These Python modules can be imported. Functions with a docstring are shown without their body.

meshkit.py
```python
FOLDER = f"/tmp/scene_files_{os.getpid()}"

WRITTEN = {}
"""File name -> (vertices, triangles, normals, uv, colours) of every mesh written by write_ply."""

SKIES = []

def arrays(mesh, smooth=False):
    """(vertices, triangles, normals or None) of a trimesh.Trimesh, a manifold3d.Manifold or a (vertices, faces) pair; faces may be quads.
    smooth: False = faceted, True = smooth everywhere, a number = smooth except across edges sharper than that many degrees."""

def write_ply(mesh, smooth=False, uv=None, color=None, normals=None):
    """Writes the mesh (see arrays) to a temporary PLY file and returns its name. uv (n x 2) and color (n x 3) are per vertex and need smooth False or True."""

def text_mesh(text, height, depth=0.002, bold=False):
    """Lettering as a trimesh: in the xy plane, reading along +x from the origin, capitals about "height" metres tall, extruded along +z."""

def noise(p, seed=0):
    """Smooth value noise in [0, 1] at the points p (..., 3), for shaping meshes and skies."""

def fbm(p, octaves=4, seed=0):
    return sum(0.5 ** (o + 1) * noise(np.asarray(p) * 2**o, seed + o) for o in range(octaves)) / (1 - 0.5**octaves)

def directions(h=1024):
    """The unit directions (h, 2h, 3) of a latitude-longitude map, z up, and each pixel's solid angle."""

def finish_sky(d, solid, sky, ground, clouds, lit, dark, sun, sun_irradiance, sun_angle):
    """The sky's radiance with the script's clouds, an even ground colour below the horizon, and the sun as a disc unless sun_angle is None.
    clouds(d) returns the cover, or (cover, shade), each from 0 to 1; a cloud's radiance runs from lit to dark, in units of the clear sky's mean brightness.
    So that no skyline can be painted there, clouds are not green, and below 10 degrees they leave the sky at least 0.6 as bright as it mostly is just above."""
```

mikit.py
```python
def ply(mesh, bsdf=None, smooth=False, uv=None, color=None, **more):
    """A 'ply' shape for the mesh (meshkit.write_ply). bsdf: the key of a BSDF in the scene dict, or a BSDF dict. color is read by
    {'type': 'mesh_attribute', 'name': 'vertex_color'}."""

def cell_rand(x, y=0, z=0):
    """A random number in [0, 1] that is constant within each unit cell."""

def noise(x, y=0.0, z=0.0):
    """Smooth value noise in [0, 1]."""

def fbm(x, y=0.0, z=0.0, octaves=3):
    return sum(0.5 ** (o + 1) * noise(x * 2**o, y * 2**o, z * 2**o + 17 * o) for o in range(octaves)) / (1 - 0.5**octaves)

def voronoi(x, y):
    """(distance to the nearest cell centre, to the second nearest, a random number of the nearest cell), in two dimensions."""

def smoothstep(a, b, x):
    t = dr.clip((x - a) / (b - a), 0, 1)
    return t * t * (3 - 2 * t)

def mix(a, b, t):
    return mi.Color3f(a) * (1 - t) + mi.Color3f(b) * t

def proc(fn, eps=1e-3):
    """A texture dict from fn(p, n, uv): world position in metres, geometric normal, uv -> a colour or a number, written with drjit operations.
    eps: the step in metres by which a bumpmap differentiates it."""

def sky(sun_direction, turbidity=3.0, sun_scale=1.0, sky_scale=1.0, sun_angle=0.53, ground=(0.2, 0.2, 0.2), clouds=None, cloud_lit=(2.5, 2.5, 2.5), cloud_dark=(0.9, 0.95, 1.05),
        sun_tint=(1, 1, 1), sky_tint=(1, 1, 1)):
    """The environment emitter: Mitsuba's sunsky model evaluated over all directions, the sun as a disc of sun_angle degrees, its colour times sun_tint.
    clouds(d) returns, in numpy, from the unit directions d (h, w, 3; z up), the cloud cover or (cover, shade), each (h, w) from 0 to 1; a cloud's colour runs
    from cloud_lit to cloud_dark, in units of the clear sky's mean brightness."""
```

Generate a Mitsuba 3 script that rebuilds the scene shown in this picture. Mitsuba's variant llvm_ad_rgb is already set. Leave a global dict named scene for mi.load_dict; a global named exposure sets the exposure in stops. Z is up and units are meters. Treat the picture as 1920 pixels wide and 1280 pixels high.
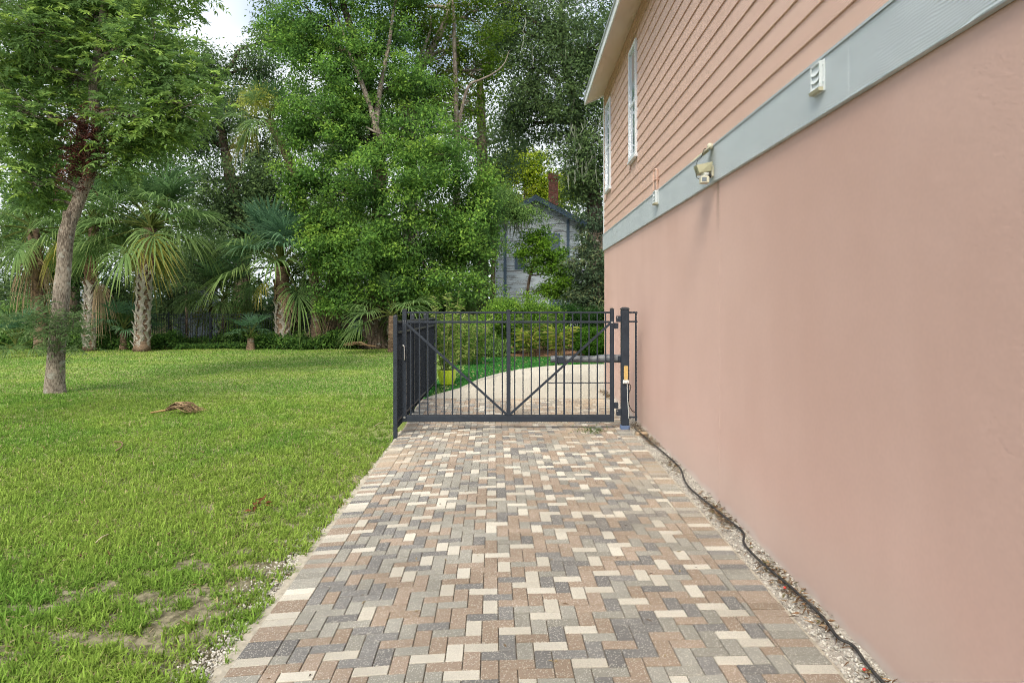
import math
import numpy as np
import trimesh, shapely
import shapely.geometry as sg
import drjit as dr
import mitsuba as mi
import mikit, meshkit
from mikit import proc, noise, fbm, voronoi, cell_rand, smoothstep, mix

T = mi.ScalarTransform4f
PI = math.pi
# ------------------------------------------------------------------ camera, light, exposure
CAM_Z, FOC = 1.874, 1340.0            # eye height in m, focal length in pixels of the 1920 px frame
scene, labels = {}, {}
scene['camera'] = {
    'type': 'perspective', 'fov_axis': 'x', 'fov': math.degrees(2 * math.atan(960 / FOC)),
    'principal_point_offset_x': -14 / 1920, 'principal_point_offset_y': 73 / 1280,
    'near_clip': 0.05, 'far_clip': 3000.0,
    'to_world': T().look_at(origin=[0, 0, CAM_Z], target=[0, 10, CAM_Z], up=[0, 0, 1])}


def cover(d):
    p = np.stack([d[..., 0], d[..., 1], d[..., 2] * 1.6], -1) * 3.0 + 5.3
    c = meshkit.fbm(p, 4, 3)
    k = np.clip((c - 0.28) / 0.16, 0, 1)
    return 0.35 + 0.65 * k, np.clip((meshkit.fbm(p * 1.7 + 9, 3, 8) - 0.45) * 1.2, 0, 0.5)


scene['sky'] = mikit.sky((-0.26, -1.0, 0.92), turbidity=3, sun_scale=0.62, sun_angle=20, clouds=cover,
                         cloud_lit=(2.65, 2.8, 3.0), cloud_dark=(1.5, 1.6, 1.75), sun_tint=(0.90, 1.0, 1.14))
exposure = 2.38


# ------------------------------------------------------------------ bookkeeping
def numbered(key):
    if key not in scene and key not in labels and key not in used:
        used.add(key)
        return key
    n = 1
    while f'{key}_{n:03d}' in used:
        n += 1
    used.add(f'{key}_{n:03d}')
    return f'{key}_{n:03d}'


used = set()


def thing(name, label, cat, group=None):
    key = numbered(name)
    labels[key] = {'label': label, 'category': cat}
    if group:
        labels[key]['group'] = group
    return key


def part(parent, name, mesh, bsdf, label=None, kind=None, **kw):
    key = numbered(parent + '__' + name)
    scene[key] = mesh if isinstance(mesh, dict) else mikit.ply(mesh, bsdf, **kw)
    if label or kind:
        labels[key] = {}
        if label: labels[key]['label'] = label
        if kind: labels[key]['kind'] = kind
    return key


def struct(name, label, cat, mesh, bsdf, **kw):
    key = numbered(name)
    scene[key] = mikit.ply(mesh, bsdf, **kw)
    labels[key] = {'label': label, 'category': cat, 'kind': 'structure'}
    return key


def stuff(name, label, cat, mesh, bsdf, **kw):
    key = struct(name, label, cat, mesh, bsdf, **kw)
    labels[key]['kind'] = 'stuff'
    return key


def single(name, label, cat, mesh, bsdf, group=None, **kw):
    key = thing(name, label, cat, group)
    scene[key] = mikit.ply(mesh, bsdf, **kw)
    return key


# ------------------------------------------------------------------ geometry helpers
def px(x, Y):                         # across, for a column of the photograph at depth Y
    return (x - 974) / FOC * Y


def pz(y, Y):
    return CAM_Z - (y - 567) / FOC * Y


def cat(*ms):
    vs, fs, o = [], [], 0
    for m in ms:
        v, f = (np.asarray(m.vertices), np.asarray(m.faces)) if hasattr(m, 'faces') else m
        f = np.asarray(f)
        if f.shape[1] == 4:
            f = np.vstack([f[:, [0, 1, 2]], f[:, [0, 2, 3]]])
        vs.append(np.asarray(v, float)); fs.append(f + o); o += len(v)
    return np.vstack(vs), np.vstack(fs)


def box(x0, x1, y0, y1, z0, z1, c=0.0):
    """A box; c chamfers all its edges."""
    lo, hi = np.array([x0, y0, z0], float), np.array([x1, y1, z1], float)
    if c <= 0:
        m = trimesh.creation.box(bounds=[lo, hi])
        return np.array(m.vertices), np.array(m.faces)
    c = min(c, 0.45 * (hi - lo).min())
    pts = []
    for sx in (0, 1):
        for sy in (0, 1):
            for sz in (0, 1):
                p = np.where([sx, sy, sz], hi, lo)
                s = np.where([sx, sy, sz], -1, 1) * c
                for k in range(3):
                    q = p + s
                    q[k] = p[k]
                    pts.append(q)
    m = trimesh.convex.convex_hull(np.array(pts))
    return np.array(m.vertices), np.array(m.faces)


def frame_of(t):
    a = np.cross(t, [0, 0, 1.0])
    if np.linalg.norm(a) < 1e-3:
        a = np.array([1.0, 0, 0])
    a = a / np.linalg.norm(a)
    return a, np.cross(a, t)


def tube(pts, rad, sides=8, cap=True):
    p = np.asarray(pts, float)
    r = np.broadcast_to(np.asarray(rad, float), (len(p),))
    t = np.gradient(p, axis=0)
    t /= np.linalg.norm(t, axis=1, keepdims=True) + 1e-12
    a, _ = frame_of(t[0])
    A = []
    for k in range(len(p)):
        a = a - t[k] * (a @ t[k])
        a = a / (np.linalg.norm(a) + 1e-12)
        A.append(a)
    A = np.array(A)
    B = np.cross(t, A)
    g = np.arange(sides) * 2 * PI / sides
    v = p[:, None] + r[:, None, None] * (np.cos(g)[None, :, None] * A[:, None] + np.sin(g)[None, :, None] * B[:, None])
    i, j = np.meshgrid(np.arange(len(p) - 1), np.arange(sides), indexing='ij')
    q = np.stack([i * sides + j, i * sides + (j + 1) % sides, (i + 1) * sides + (j + 1) % sides, (i + 1) * sides + j], -1).reshape(-1, 4)
    f = np.vstack([q[:, [0, 1, 2]], q[:, [0, 2, 3]]])
    v = v.reshape(-1, 3)
    if cap:
        n = len(v)
        v = np.vstack([v, p[:1], p[-1:]])
        e = np.arange(sides)
        f = np.vstack([f, np.stack([np.full(sides, n), (e + 1) % sides, e], 1),
                       np.stack([np.full(sides, n + 1), e + n - sides, (e + 1) % sides + n - sides], 1)])
    return v, f


def bar(p0, p1, w, h=None):
    """A square bar between two points (w across, h in the plane)."""
    p0, p1 = np.asarray(p0, float), np.asarray(p1, float)
    t = (p1 - p0) / np.linalg.norm(p1 - p0)
    a = np.array([0, 1.0, 0]) if abs(t[1]) < 0.9 else np.array([1.0, 0, 0])
    a = a - t * (a @ t); a /= np.linalg.norm(a)
    b = np.cross(t, a)
    h = h or w
    o = [a * sx * w / 2 + b * sy * h / 2 for sx, sy in ((-1, -1), (1, -1), (1, 1), (-1, 1))]
    v = np.array([p0 + k for k in o] + [p1 + k for k in o])
    f = np.array([[0, 3, 2], [0, 2, 1], [4, 5, 6], [4, 6, 7]] + [x for i in range(4) for x in ([i, (i + 1) % 4, 4 + (i + 1) % 4], [i, 4 + (i + 1) % 4, 4 + i])])
    return v, f


def spline(pts, n):
    """Catmull-Rom through points."""
    p = np.asarray(pts, float)
    q = np.vstack([2 * p[0] - p[1], p, 2 * p[-1] - p[-2]])
    out = []
    for u in np.linspace(0, len(p) - 1 - 1e-9, n):
        i = int(u); t = u - i
        a, b, c, d = q[i], q[i + 1], q[i + 2], q[i + 3]
        out.append(0.5 * (2 * b + (c - a) * t + (2 * a - 5 * b + 4 * c - d) * t * t + (3 * b - a - 3 * c + d) * t ** 3))
    return np.array(out)


def prism(poly, z0, z1, ch=0.0, tilt=(0, 0), zfun=None):
    """A convex polygon (n,2) as a prism with a chamfered top."""
    P = np.asarray(poly, float)
    n = len(P)
    if ch > 0:
        s = sg.Polygon(P).buffer(-ch, join_style='mitre')
        Q = np.array(s.exterior.coords)[:-1] if not s.is_empty and s.geom_type == 'Polygon' else P
        if len(Q) != n:
            Q = P + (P.mean(0) - P) * 0.05
        else:
            if (sg.Polygon(Q).exterior.is_ccw) != (sg.Polygon(P).exterior.is_ccw):
                Q = Q[::-1]
            k = np.argmin(((Q - P[0]) ** 2).sum(1))
            Q = np.roll(Q, -k, axis=0)
    else:
        Q = P
    c = P.mean(0)
    zt = lambda R, z: z + (R - c) @ np.asarray(tilt, float) + (zfun(R) if zfun else 0)
    v = np.vstack([np.c_[P, zt(P, z0)], np.c_[P, zt(P, z1 - ch)], np.c_[Q, zt(Q, z1)]])
    f = []
    for lv in (0, 1):
        for i in range(n):
            a, b = lv * n + i, lv * n + (i + 1) % n
            f += [[a, b, b + n], [a, b + n, a + n]]
    f += [[2 * n, 2 * n + i, 2 * n + i + 1] for i in range(1, n - 1)]
    return v, np.array(f)


def grid(x0, x1, nx, y0, y1, ny, zf):
    X, Y = np.meshgrid(np.linspace(x0, x1, nx), np.linspace(y0, y1, ny), indexing='ij')
    v = np.stack([X, Y, zf(X, Y)], -1).reshape(-1, 3)
    i, j = np.meshgrid(np.arange(nx - 1), np.arange(ny - 1), indexing='ij')
    q = np.stack([i * ny + j, (i + 1) * ny + j, (i + 1) * ny + j + 1, i * ny + j + 1], -1).reshape(-1, 4)
    return v, np.vstack([q[:, [0, 1, 2]], q[:, [0, 2, 3]]])


def unit(v):
    return v / (np.linalg.norm(v, axis=-1, keepdims=True) + 1e-12)


def leaves(c, d, n, L, W, col, bend=0.12):
    """Folded diamond leaves: base c, direction d, normal n, length L, width W; returns ((v, f), colours)."""
    d = unit(d)
    n = unit(n - d * (n * d).sum(-1, keepdims=True))
    s = np.cross(d, n)
    L, W = np.asarray(L)[:, None], np.asarray(W)[:, None]
    mid = c + d * L * 0.42
    v = np.stack([c, mid + s * W / 2 + n * W * 0.16, c + d * L - n * L * bend, mid - s * W / 2 + n * W * 0.16], 1).reshape(-1, 3)
    k = np.arange(len(c))[:, None] * 4
    f = np.vstack([k + [0, 2, 1], k + [0, 3, 2]])
    return (v, f), np.repeat(np.clip(col, 0.002, 0.9), 4, axis=0)


# ------------------------------------------------------------------ materials
def rgb(*c):
    return {'type': 'rgb', 'value': list(c)}


def mat(name, color, rough=0.6, spec=0.4, bump=None, bscale=1.0, eps=1e-3, two=False, **kw):
    col = proc(color) if callable(color) else rgb(*color)
    b = {'type': 'principled', 'base_color': col, 'roughness': proc(rough) if callable(rough) else rough, 'specular': spec, **kw}
    if bump:
        b = {'type': 'bumpmap', 'arbitrary': proc(bump, eps), 'scale': bscale, 'bsdf': b}
    scene[name] = {'type': 'twosided', 'bsdf': b} if two else b


VC = {'type': 'mesh_attribute', 'name': 'vertex_color'}
scene['leaf_mat'] = {'type': 'principledthin', 'base_color': VC, 'roughness': 0.45, 'diff_trans': 0.9, 'eta': 1.4}
scene['glossy_leaf_mat'] = {'type': 'principledthin', 'base_color': VC, 'roughness': 0.3, 'diff_trans': 0.4, 'eta': 1.5}
scene['dry_mat'] = {'type': 'twosided', 'bsdf': {'type': 'diffuse', 'reflectance': VC}}


def lawn_tone(p):
    big = fbm(p.x * 0.30, p.y * 0.30, 0, 3)
    mid = fbm(p.x * 1.5 + 9, p.y * 1.5, 0, 2)
    return smoothstep(0.3, 0.7, big * 0.6 + mid * 0.4)


def grass_color(p, n, uv):
    r, t = uv.x, uv.y
    k = lawn_tone(p)
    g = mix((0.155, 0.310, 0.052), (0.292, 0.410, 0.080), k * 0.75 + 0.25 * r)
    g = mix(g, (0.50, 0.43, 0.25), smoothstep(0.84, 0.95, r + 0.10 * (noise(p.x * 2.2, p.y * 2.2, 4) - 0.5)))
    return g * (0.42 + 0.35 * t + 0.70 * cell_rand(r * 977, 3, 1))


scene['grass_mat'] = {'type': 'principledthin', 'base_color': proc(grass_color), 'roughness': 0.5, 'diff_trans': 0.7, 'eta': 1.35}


def lawn_color(p, n, uv):
    k = lawn_tone(p)
    fine = fbm(p.x * 34, p.y * 26, 0, 3)
    g = mix((0.135, 0.245, 0.042), (0.24, 0.325, 0.065), k)
    soil = mix((0.075, 0.06, 0.042), (0.27, 0.235, 0.175), fine)
    far = smoothstep(6.0, 14.0, p.y)
    bare = smoothstep(0.55, 0.75, fbm(p.x * 0.55 + 31, p.y * 1.3, 0, 4))
    c = mix(g, soil, 0.92 - 0.6 * far) * (0.55 + 0.8 * fine)
    return mix(c, (0.30, 0.25, 0.155), bare * far * 0.35)


mat('lawn_mat', lawn_color, 0.95, 0.1)


def turf_color(p, n, uv):
    return mix((0.028, 0.125, 0.028), (0.05, 0.17, 0.035), fbm(p.x * 8, p.y * 8, 0, 3))


mat('turf_mat', turf_color, 0.9, 0.1)
mat('earth_mat', lambda p, n, uv: mix((0.05, 0.05, 0.022), (0.11, 0.09, 0.05), fbm(p.x * 3, p.y * 3, 0, 3)), 0.95, 0.1)
mat('mulch_mat', lambda p, n, uv: mix((0.06, 0.03, 0.02), (0.22, 0.13, 0.08), fbm(p.x * 14, p.y * 14, 0, 3)), 0.95, 0.1)


def paver_color(p, n, uv):
    k, r = uv.x, uv.y
    tan = mix((0.265, 0.205, 0.155), (0.335, 0.265, 0.21), r)
    gry = mix((0.245, 0.235, 0.205), (0.315, 0.305, 0.27), r)
    chr_ = mix((0.155, 0.150, 0.146), (0.21, 0.205, 0.198), r)
    crm = mix((0.47, 0.44, 0.375), (0.575, 0.545, 0.475), r)
    c = dr.select(k < 0.25, tan, dr.select(k < 0.5, gry, dr.select(k < 0.75, chr_, crm)))
    f1, f2, w = voronoi(p.x * 105, p.y * 105)
    sp = dr.select(w > 0.72, 1.0, 0.0) * smoothstep(0.42, 0.28, f1)
    c = c * (0.80 + 0.4 * noise(p.x * 420, p.y * 420, p.z * 60))
    c = mix(c, mi.Color3f(0.62, 0.59, 0.53), sp * dr.select(k < 0.75, 0.58, 0.2))
    dust = smoothstep(0.45, 0.8, fbm(p.x * 1.3 + 3, p.y * 0.8, 0, 3)) * smoothstep(4.5, 9.5, p.y) * 0.6
    c = mix(c, mi.Color3f(0.42, 0.34, 0.25), dust)
    return c * (0.68 + 0.32 * fbm(p.x * 2.3, p.y * 2.3, 4, 3))


mat('paver_mat', paver_color, 0.85, 0.25)
mat('joint_sand_mat', lambda p, n, uv: mix((0.07, 0.06, 0.05), (0.16, 0.135, 0.105), fbm(p.x * 40, p.y * 40, 0, 3)), 0.95, 0.1)


def concrete_color(p, n, uv):
    a = fbm(p.x * 1.1, p.y * 1.1, 0, 4)
    b = fbm(p.x * 25, p.y * 25, 0, 3)
    c = mix((0.27, 0.25, 0.21), (0.40, 0.375, 0.32), 0.6 * a + 0.4 * b)
    return mix(c, (0.24, 0.22, 0.185), smoothstep(0.56, 0.78, fbm(p.x * 0.8 + 5, p.y * 0.5, 3, 3)) * 0.5)


mat('concrete_mat', concrete_color, 0.9, 0.2)
mat('edging_mat', lambda p, n, uv: mix((0.26, 0.235, 0.19), (0.45, 0.415, 0.35), fbm(p.x * 30, p.y * 30, 0, 4)), 0.95, 0.1,
    bump=lambda p, n, uv: fbm(p.x * 40, p.y * 40, 0, 3), bscale=0.012)
mat('gravel_bed_mat', lambda p, n, uv: mix((0.16, 0.14, 0.12), (0.5, 0.47, 0.42), fbm(p.x * 60, p.y * 60, 0, 3)), 0.95, 0.1)
mat('pebble_mat', VC and (lambda p, n, uv: mix((0.24, 0.225, 0.20), (0.60, 0.58, 0.53), cell_rand(p.x * 55, p.y * 55, 1))), 0.8, 0.3)


def stucco_color(p, n, uv):
    m = fbm(p.y * 0.45, p.z * 0.7, 2, 4)
    m2 = fbm(p.y * 60, p.z * 60, 7, 2)
    c = mix((0.485, 0.323, 0.272), (0.540, 0.375, 0.322), smoothstep(0.2, 0.8, m * 0.7 + 0.3 * fbm(p.y * 2.6, p.z * 0.9, 5, 3))) * (0.975 + 0.05 * m2)
    low = smoothstep(0.55, 0.0, p.z - 0.25 * fbm(p.y * 2.2, 0, 5, 3))
    c = mix(c, (0.45, 0.37, 0.315), low * 0.35)                      # splashed sand near the ground
    foot = smoothstep(0.10, 0.03, p.z + 0.05 * noise(p.y * 6, 3, 0))
    c = mix(c, (0.50, 0.45, 0.41), foot * 0.6)
    w = 0.07 + 0.05 * noise(p.z * 3, 1, 1)
    run = smoothstep(w, 0.0, dr.abs(p.y - 6.68)) * smoothstep(2.35, 3.0, p.z)
    return mix(c, (0.20, 0.135, 0.11), run * 0.5)                    # the run-off stain below the lamp


def stucco_bump(p, n, uv):
    return 0.0014 * fbm(p.y * 90, p.z * 90, 3, 2) + 0.0022 * fbm(p.y * 5, p.z * 5, 1, 2)


mat('stucco_mat', stucco_color, 0.85, 0.25, bump=stucco_bump, bscale=1.0, eps=2e-3)


def grain(p, f=1.0):
    w = fbm(p.y * 2.2, p.z * 5.0, 2, 3)
    return 0.5 + 0.5 * dr.sin((p.z * 430 + w * 22 + 6 * noise(p.y * 9, p.z * 30, 1)) * f)


mat('siding_mat', lambda p, n, uv: mix((0.57, 0.382, 0.308), (0.625, 0.432, 0.356), fbm(p.y * 1.2, dr.floor(p.z / 0.175) * 3.7, 2, 3)) * (0.90 + 0.14 * grain(p)), 0.6, 0.35,
    bump=lambda p, n, uv: 0.0010 * grain(p) * smoothstep(0.25, 0.6, fbm(p.y * 5, p.z * 9, 4, 2)), bscale=1.0)
mat('band_mat', lambda p, n, uv: mix((0.45, 0.502, 0.53), (0.505, 0.555, 0.582), fbm(p.y * 2.5, p.z * 9, 2, 3)) * (0.9 + 0.14 * grain(p)), 0.55, 0.35,
    bump=lambda p, n, uv: 0.0026 * grain(p) * smoothstep(0.2, 0.6, fbm(p.y * 3, p.z * 7, 4, 2)), bscale=1.0)
mat('soffit_mat', lambda p, n, uv: mix((0.66, 0.56, 0.46), (0.75, 0.65, 0.54), fbm(p.x * 2, p.y * 1.1, 2, 3)), 0.7, 0.3)
mat('fascia_mat', lambda p, n, uv: mix((0.60, 0.635, 0.65), (0.72, 0.74, 0.75), fbm(p.y * 3, p.z * 8, 2, 3)), 0.5, 0.4)
mat('flashing_mat', (0.42, 0.47, 0.50), 0.4, 0.5)
mat('caulk_joint_mat', (0.52, 0.375, 0.318), 0.8, 0.2)
mat('caulk_mat', (0.70, 0.76, 0.80), 0.5, 0.3)
mat('shingle_mat', lambda p, n, uv: mix((0.06, 0.06, 0.065), (0.13, 0.125, 0.12), cell_rand(p.y * 4, p.x * 6, 1)), 0.9, 0.2)
mat('vinyl_mat', (0.66, 0.70, 0.74), 0.4, 0.5)
mat('blind_mat', (0.30, 0.36, 0.44), 0.6, 0.3, two=True)
scene['glass_mat'] = {'type': 'thindielectric', 'int_ior': 1.6}
mat('black_metal_mat', lambda p, n, uv: mix((0.013, 0.019, 0.030), (0.025, 0.034, 0.050), fbm(p.x * 9, p.y * 9, p.z * 9, 2)), 0.5, 0.4)
mat('worn_black_mat', (0.03, 0.034, 0.043), 0.5, 0.5)
mat('matt_black_mat', (0.018, 0.023, 0.032), 0.8, 0.15)
mat('steel_mat', (0.55, 0.55, 0.54), 0.35, 0.5, metallic=0.8)
mat('operator_mat', lambda p, n, uv: mix((0.11, 0.125, 0.145), (0.15, 0.165, 0.185), fbm(p.x * 6, p.z * 20, 0, 2)), 0.42, 0.5)
mat('yellow_box_mat', lambda p, n, uv: mix((0.50, 0.33, 0.12), (0.60, 0.42, 0.17), fbm(p.z * 20, p.x * 20, 0, 2)), 0.5, 0.4)
mat('blue_foot_mat', (0.10, 0.15, 0.27), 0.5, 0.4)
mat('white_plastic_mat', (0.68, 0.70, 0.68), 0.45, 0.45)
mat('vent_mat', (0.56, 0.61, 0.625), 0.45, 0.45, two=True)
mat('vent_under_mat', (0.40, 0.38, 0.27), 0.6, 0.4)
mat('cream_plastic_mat', lambda p, n, uv: mix((0.50, 0.48, 0.37), (0.58, 0.56, 0.45), fbm(p.x * 20, p.y * 20, p.z * 20, 2)), 0.4, 0.5)
mat('olive_plastic_mat', (0.36, 0.35, 0.23), 0.4, 0.5)
mat('sensor_mat', (0.17, 0.20, 0.23), 0.25, 0.5)
mat('cable_mat', (0.012, 0.012, 0.013), 0.45, 0.5)
mat('hose_mat', lambda p, n, uv: mix((0.012, 0.012, 0.013), (0.05, 0.047, 0.043), fbm(p.x * 20, p.y * 20, 0, 2)), 0.6, 0.4)
mat('red_mat', (0.5, 0.05, 0.04), 0.4, 0.4)
mat('stone_mat', lambda p, n, uv: mix((0.28, 0.20, 0.13), (0.46, 0.36, 0.25), fbm(p.x * 20, p.y * 20, 0, 3)), 0.9, 0.2)
mat('lime_pot_mat', lambda p, n, uv: mix((0.40, 0.55, 0.03), (0.47, 0.62, 0.05), fbm(p.x * 6, p.z * 9, 0, 2)), 0.3, 0.5)
mat('pot_soil_mat', (0.05, 0.035, 0.025), 0.95, 0.1)


def bark(lo, hi, fz=3.0, fx=18.0):
    def f(p, n, uv):
        a = fbm(p.x * fx, p.y * fx, p.z * fz, 4)
        b = fbm(p.x * 2, p.y * 2, p.z * 1.3, 2)
        c = mix(lo, hi, smoothstep(0.3, 0.7, a * 0.75 + b * 0.25))
        return mix(c, (0.36, 0.37, 0.33), smoothstep(0.62, 0.75, fbm(p.x * 7 + 3, p.y * 7, p.z * 7, 3)) * 0.55)
    return f


mat('bark_mat', bark((0.085, 0.068, 0.055), (0.315, 0.27, 0.225), 15.0, 64.0), 0.95, 0.15)
mat('dark_bark_mat', bark((0.03, 0.022, 0.017), (0.13, 0.10, 0.075)), 0.95, 0.15)
mat('pale_bark_mat', bark((0.14, 0.12, 0.10), (0.36, 0.32, 0.27)), 0.95, 0.15)
mat('palm_trunk_mat', bark((0.09, 0.06, 0.042), (0.22, 0.155, 0.11), 20, 6), 0.95, 0.15)
mat('boot_mat', lambda p, n, uv: mix((0.26, 0.235, 0.205), (0.47, 0.44, 0.40), fbm(p.x * 9, p.y * 9, p.z * 9, 3)), 0.9, 0.2)
mat('brown_boot_mat', lambda p, n, uv: mix((0.12, 0.075, 0.05), (0.26, 0.17, 0.115), fbm(p.x * 9, p.y * 9, p.z * 9, 3)), 0.9, 0.2)


def clap_color(p, n, uv):
    c = mix((0.42, 0.49, 0.54), (0.62, 0.69, 0.74), fbm(p.x * 2.0, p.z * 7, 2, 3))
    return mix(c, (0.17, 0.17, 0.17), smoothstep(0.52, 0.68, fbm(p.x * 1.6, p.z * 18, 5, 3)) * 0.7)


mat('clapboard_mat', clap_color, 0.85, 0.2)
mat('old_trim_mat', (0.10, 0.15, 0.21), 0.7, 0.3)
mat('old_pane_mat', (0.10, 0.13, 0.18), 0.15, 0.6)
mat('old_roof_mat', lambda p, n, uv: mix((0.06, 0.06, 0.055), (0.14, 0.14, 0.13), fbm(p.x * 2, p.y * 2, p.z * 2, 3)), 0.9, 0.2)


def brick_color(p, n, uv):
    row = dr.floor(p.z / 0.075)
    u = (p.x + p.y) / 0.21 + 0.5 * (row - 2 * dr.floor(row / 2))
    fz, fu = p.z / 0.075 - row, u - dr.floor(u)
    joint = dr.maximum(smoothstep(0.80, 0.9, fz), smoothstep(0.93, 0.97, fu))
    c = mix((0.28, 0.09, 0.062), (0.46, 0.18, 0.13), cell_rand(row, dr.floor(u), 2))
    return mix(c, (0.33, 0.27, 0.23), joint)


mat('brick_mat', brick_color, 0.9, 0.2)
mat('pale_blue_mat', lambda p, n, uv: mix((0.24, 0.42, 0.55), (0.34, 0.53, 0.66), fbm(p.x * 2, p.z * 6, 0, 3)), 0.7, 0.3)
mat('pale_white_mat', lambda p, n, uv: mix((0.22, 0.26, 0.30), (0.32, 0.36, 0.40), fbm(p.x * 2, p.z * 6, 0, 3)), 0.7, 0.3)

# ------------------------------------------------------------------ the ground
R = np.random.default_rng(11)


def s01(a, b, x):
    t = np.clip((x - a) / (b - a), 0, 1)
    return t * t * (3 - 2 * t)


def inner_left(Y): return -1.329 - 0.036 * (Y - 3.52)
def drive_z(x, y=5.0): return -0.045 * np.maximum(0, -0.2 - np.asarray(x, float)) ** 1.3 * s01(13.4, 10.6, np.asarray(y, float))


INNER_R, OUTER_R, WALL_X = 1.418, 1.62, 1.857
Y_END = 13.95                          # where the pavers meet the concrete
CONC = [(-1.83, 13.95), (-1.80, 14.2), (-1.62, 14.8), (-1.33, 15.6), (-0.98, 17.6), (-0.55, 18.9), (-0.1, 19.9), (0.45, 20.7), (1.1, 21.3), (1.9, 21.65), (4.0, 21.9), (12, 22.0), (12, 13.95)]


def lawn_z(X, Y):
    X, Y = np.asarray(X, float), np.asarray(Y, float)
    edge = inner_left(Y) - 0.30
    p = np.stack([X * 0.33, Y * 0.33, X * 0], -1)
    left = -0.085 + 0.075 * (meshkit.fbm(p, 3, 5) - 0.5) * s01(0.2, 2.0, edge - X)
    under = -0.16
    z = np.where(X < edge, left, left + (under - left) * s01(0.0, 0.15, X - edge))
    back = s01(14.2, 14.6, Y) * s01(-2.2, -1.9, X)                     # the turf behind the gate
    return z * (1 - back) + back * (-0.012 * (Y < 60))


ground_z = -0.30
struct('ground', 'dark leaf-covered earth under the trees, reaching to the horizon', 'ground',
       grid(-400, 400, 2, -400, 800, 2, lambda X, Y: X * 0 + ground_z), 'earth_mat')
v, f = grid(-34, -1.55, 130, -2, 33.5, 142, lawn_z)
struct('lawn', 'broad sunlit lawn with worn sandy patches left of the paved drive', 'lawn', (v, f), 'lawn_mat', smooth=True)
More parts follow.
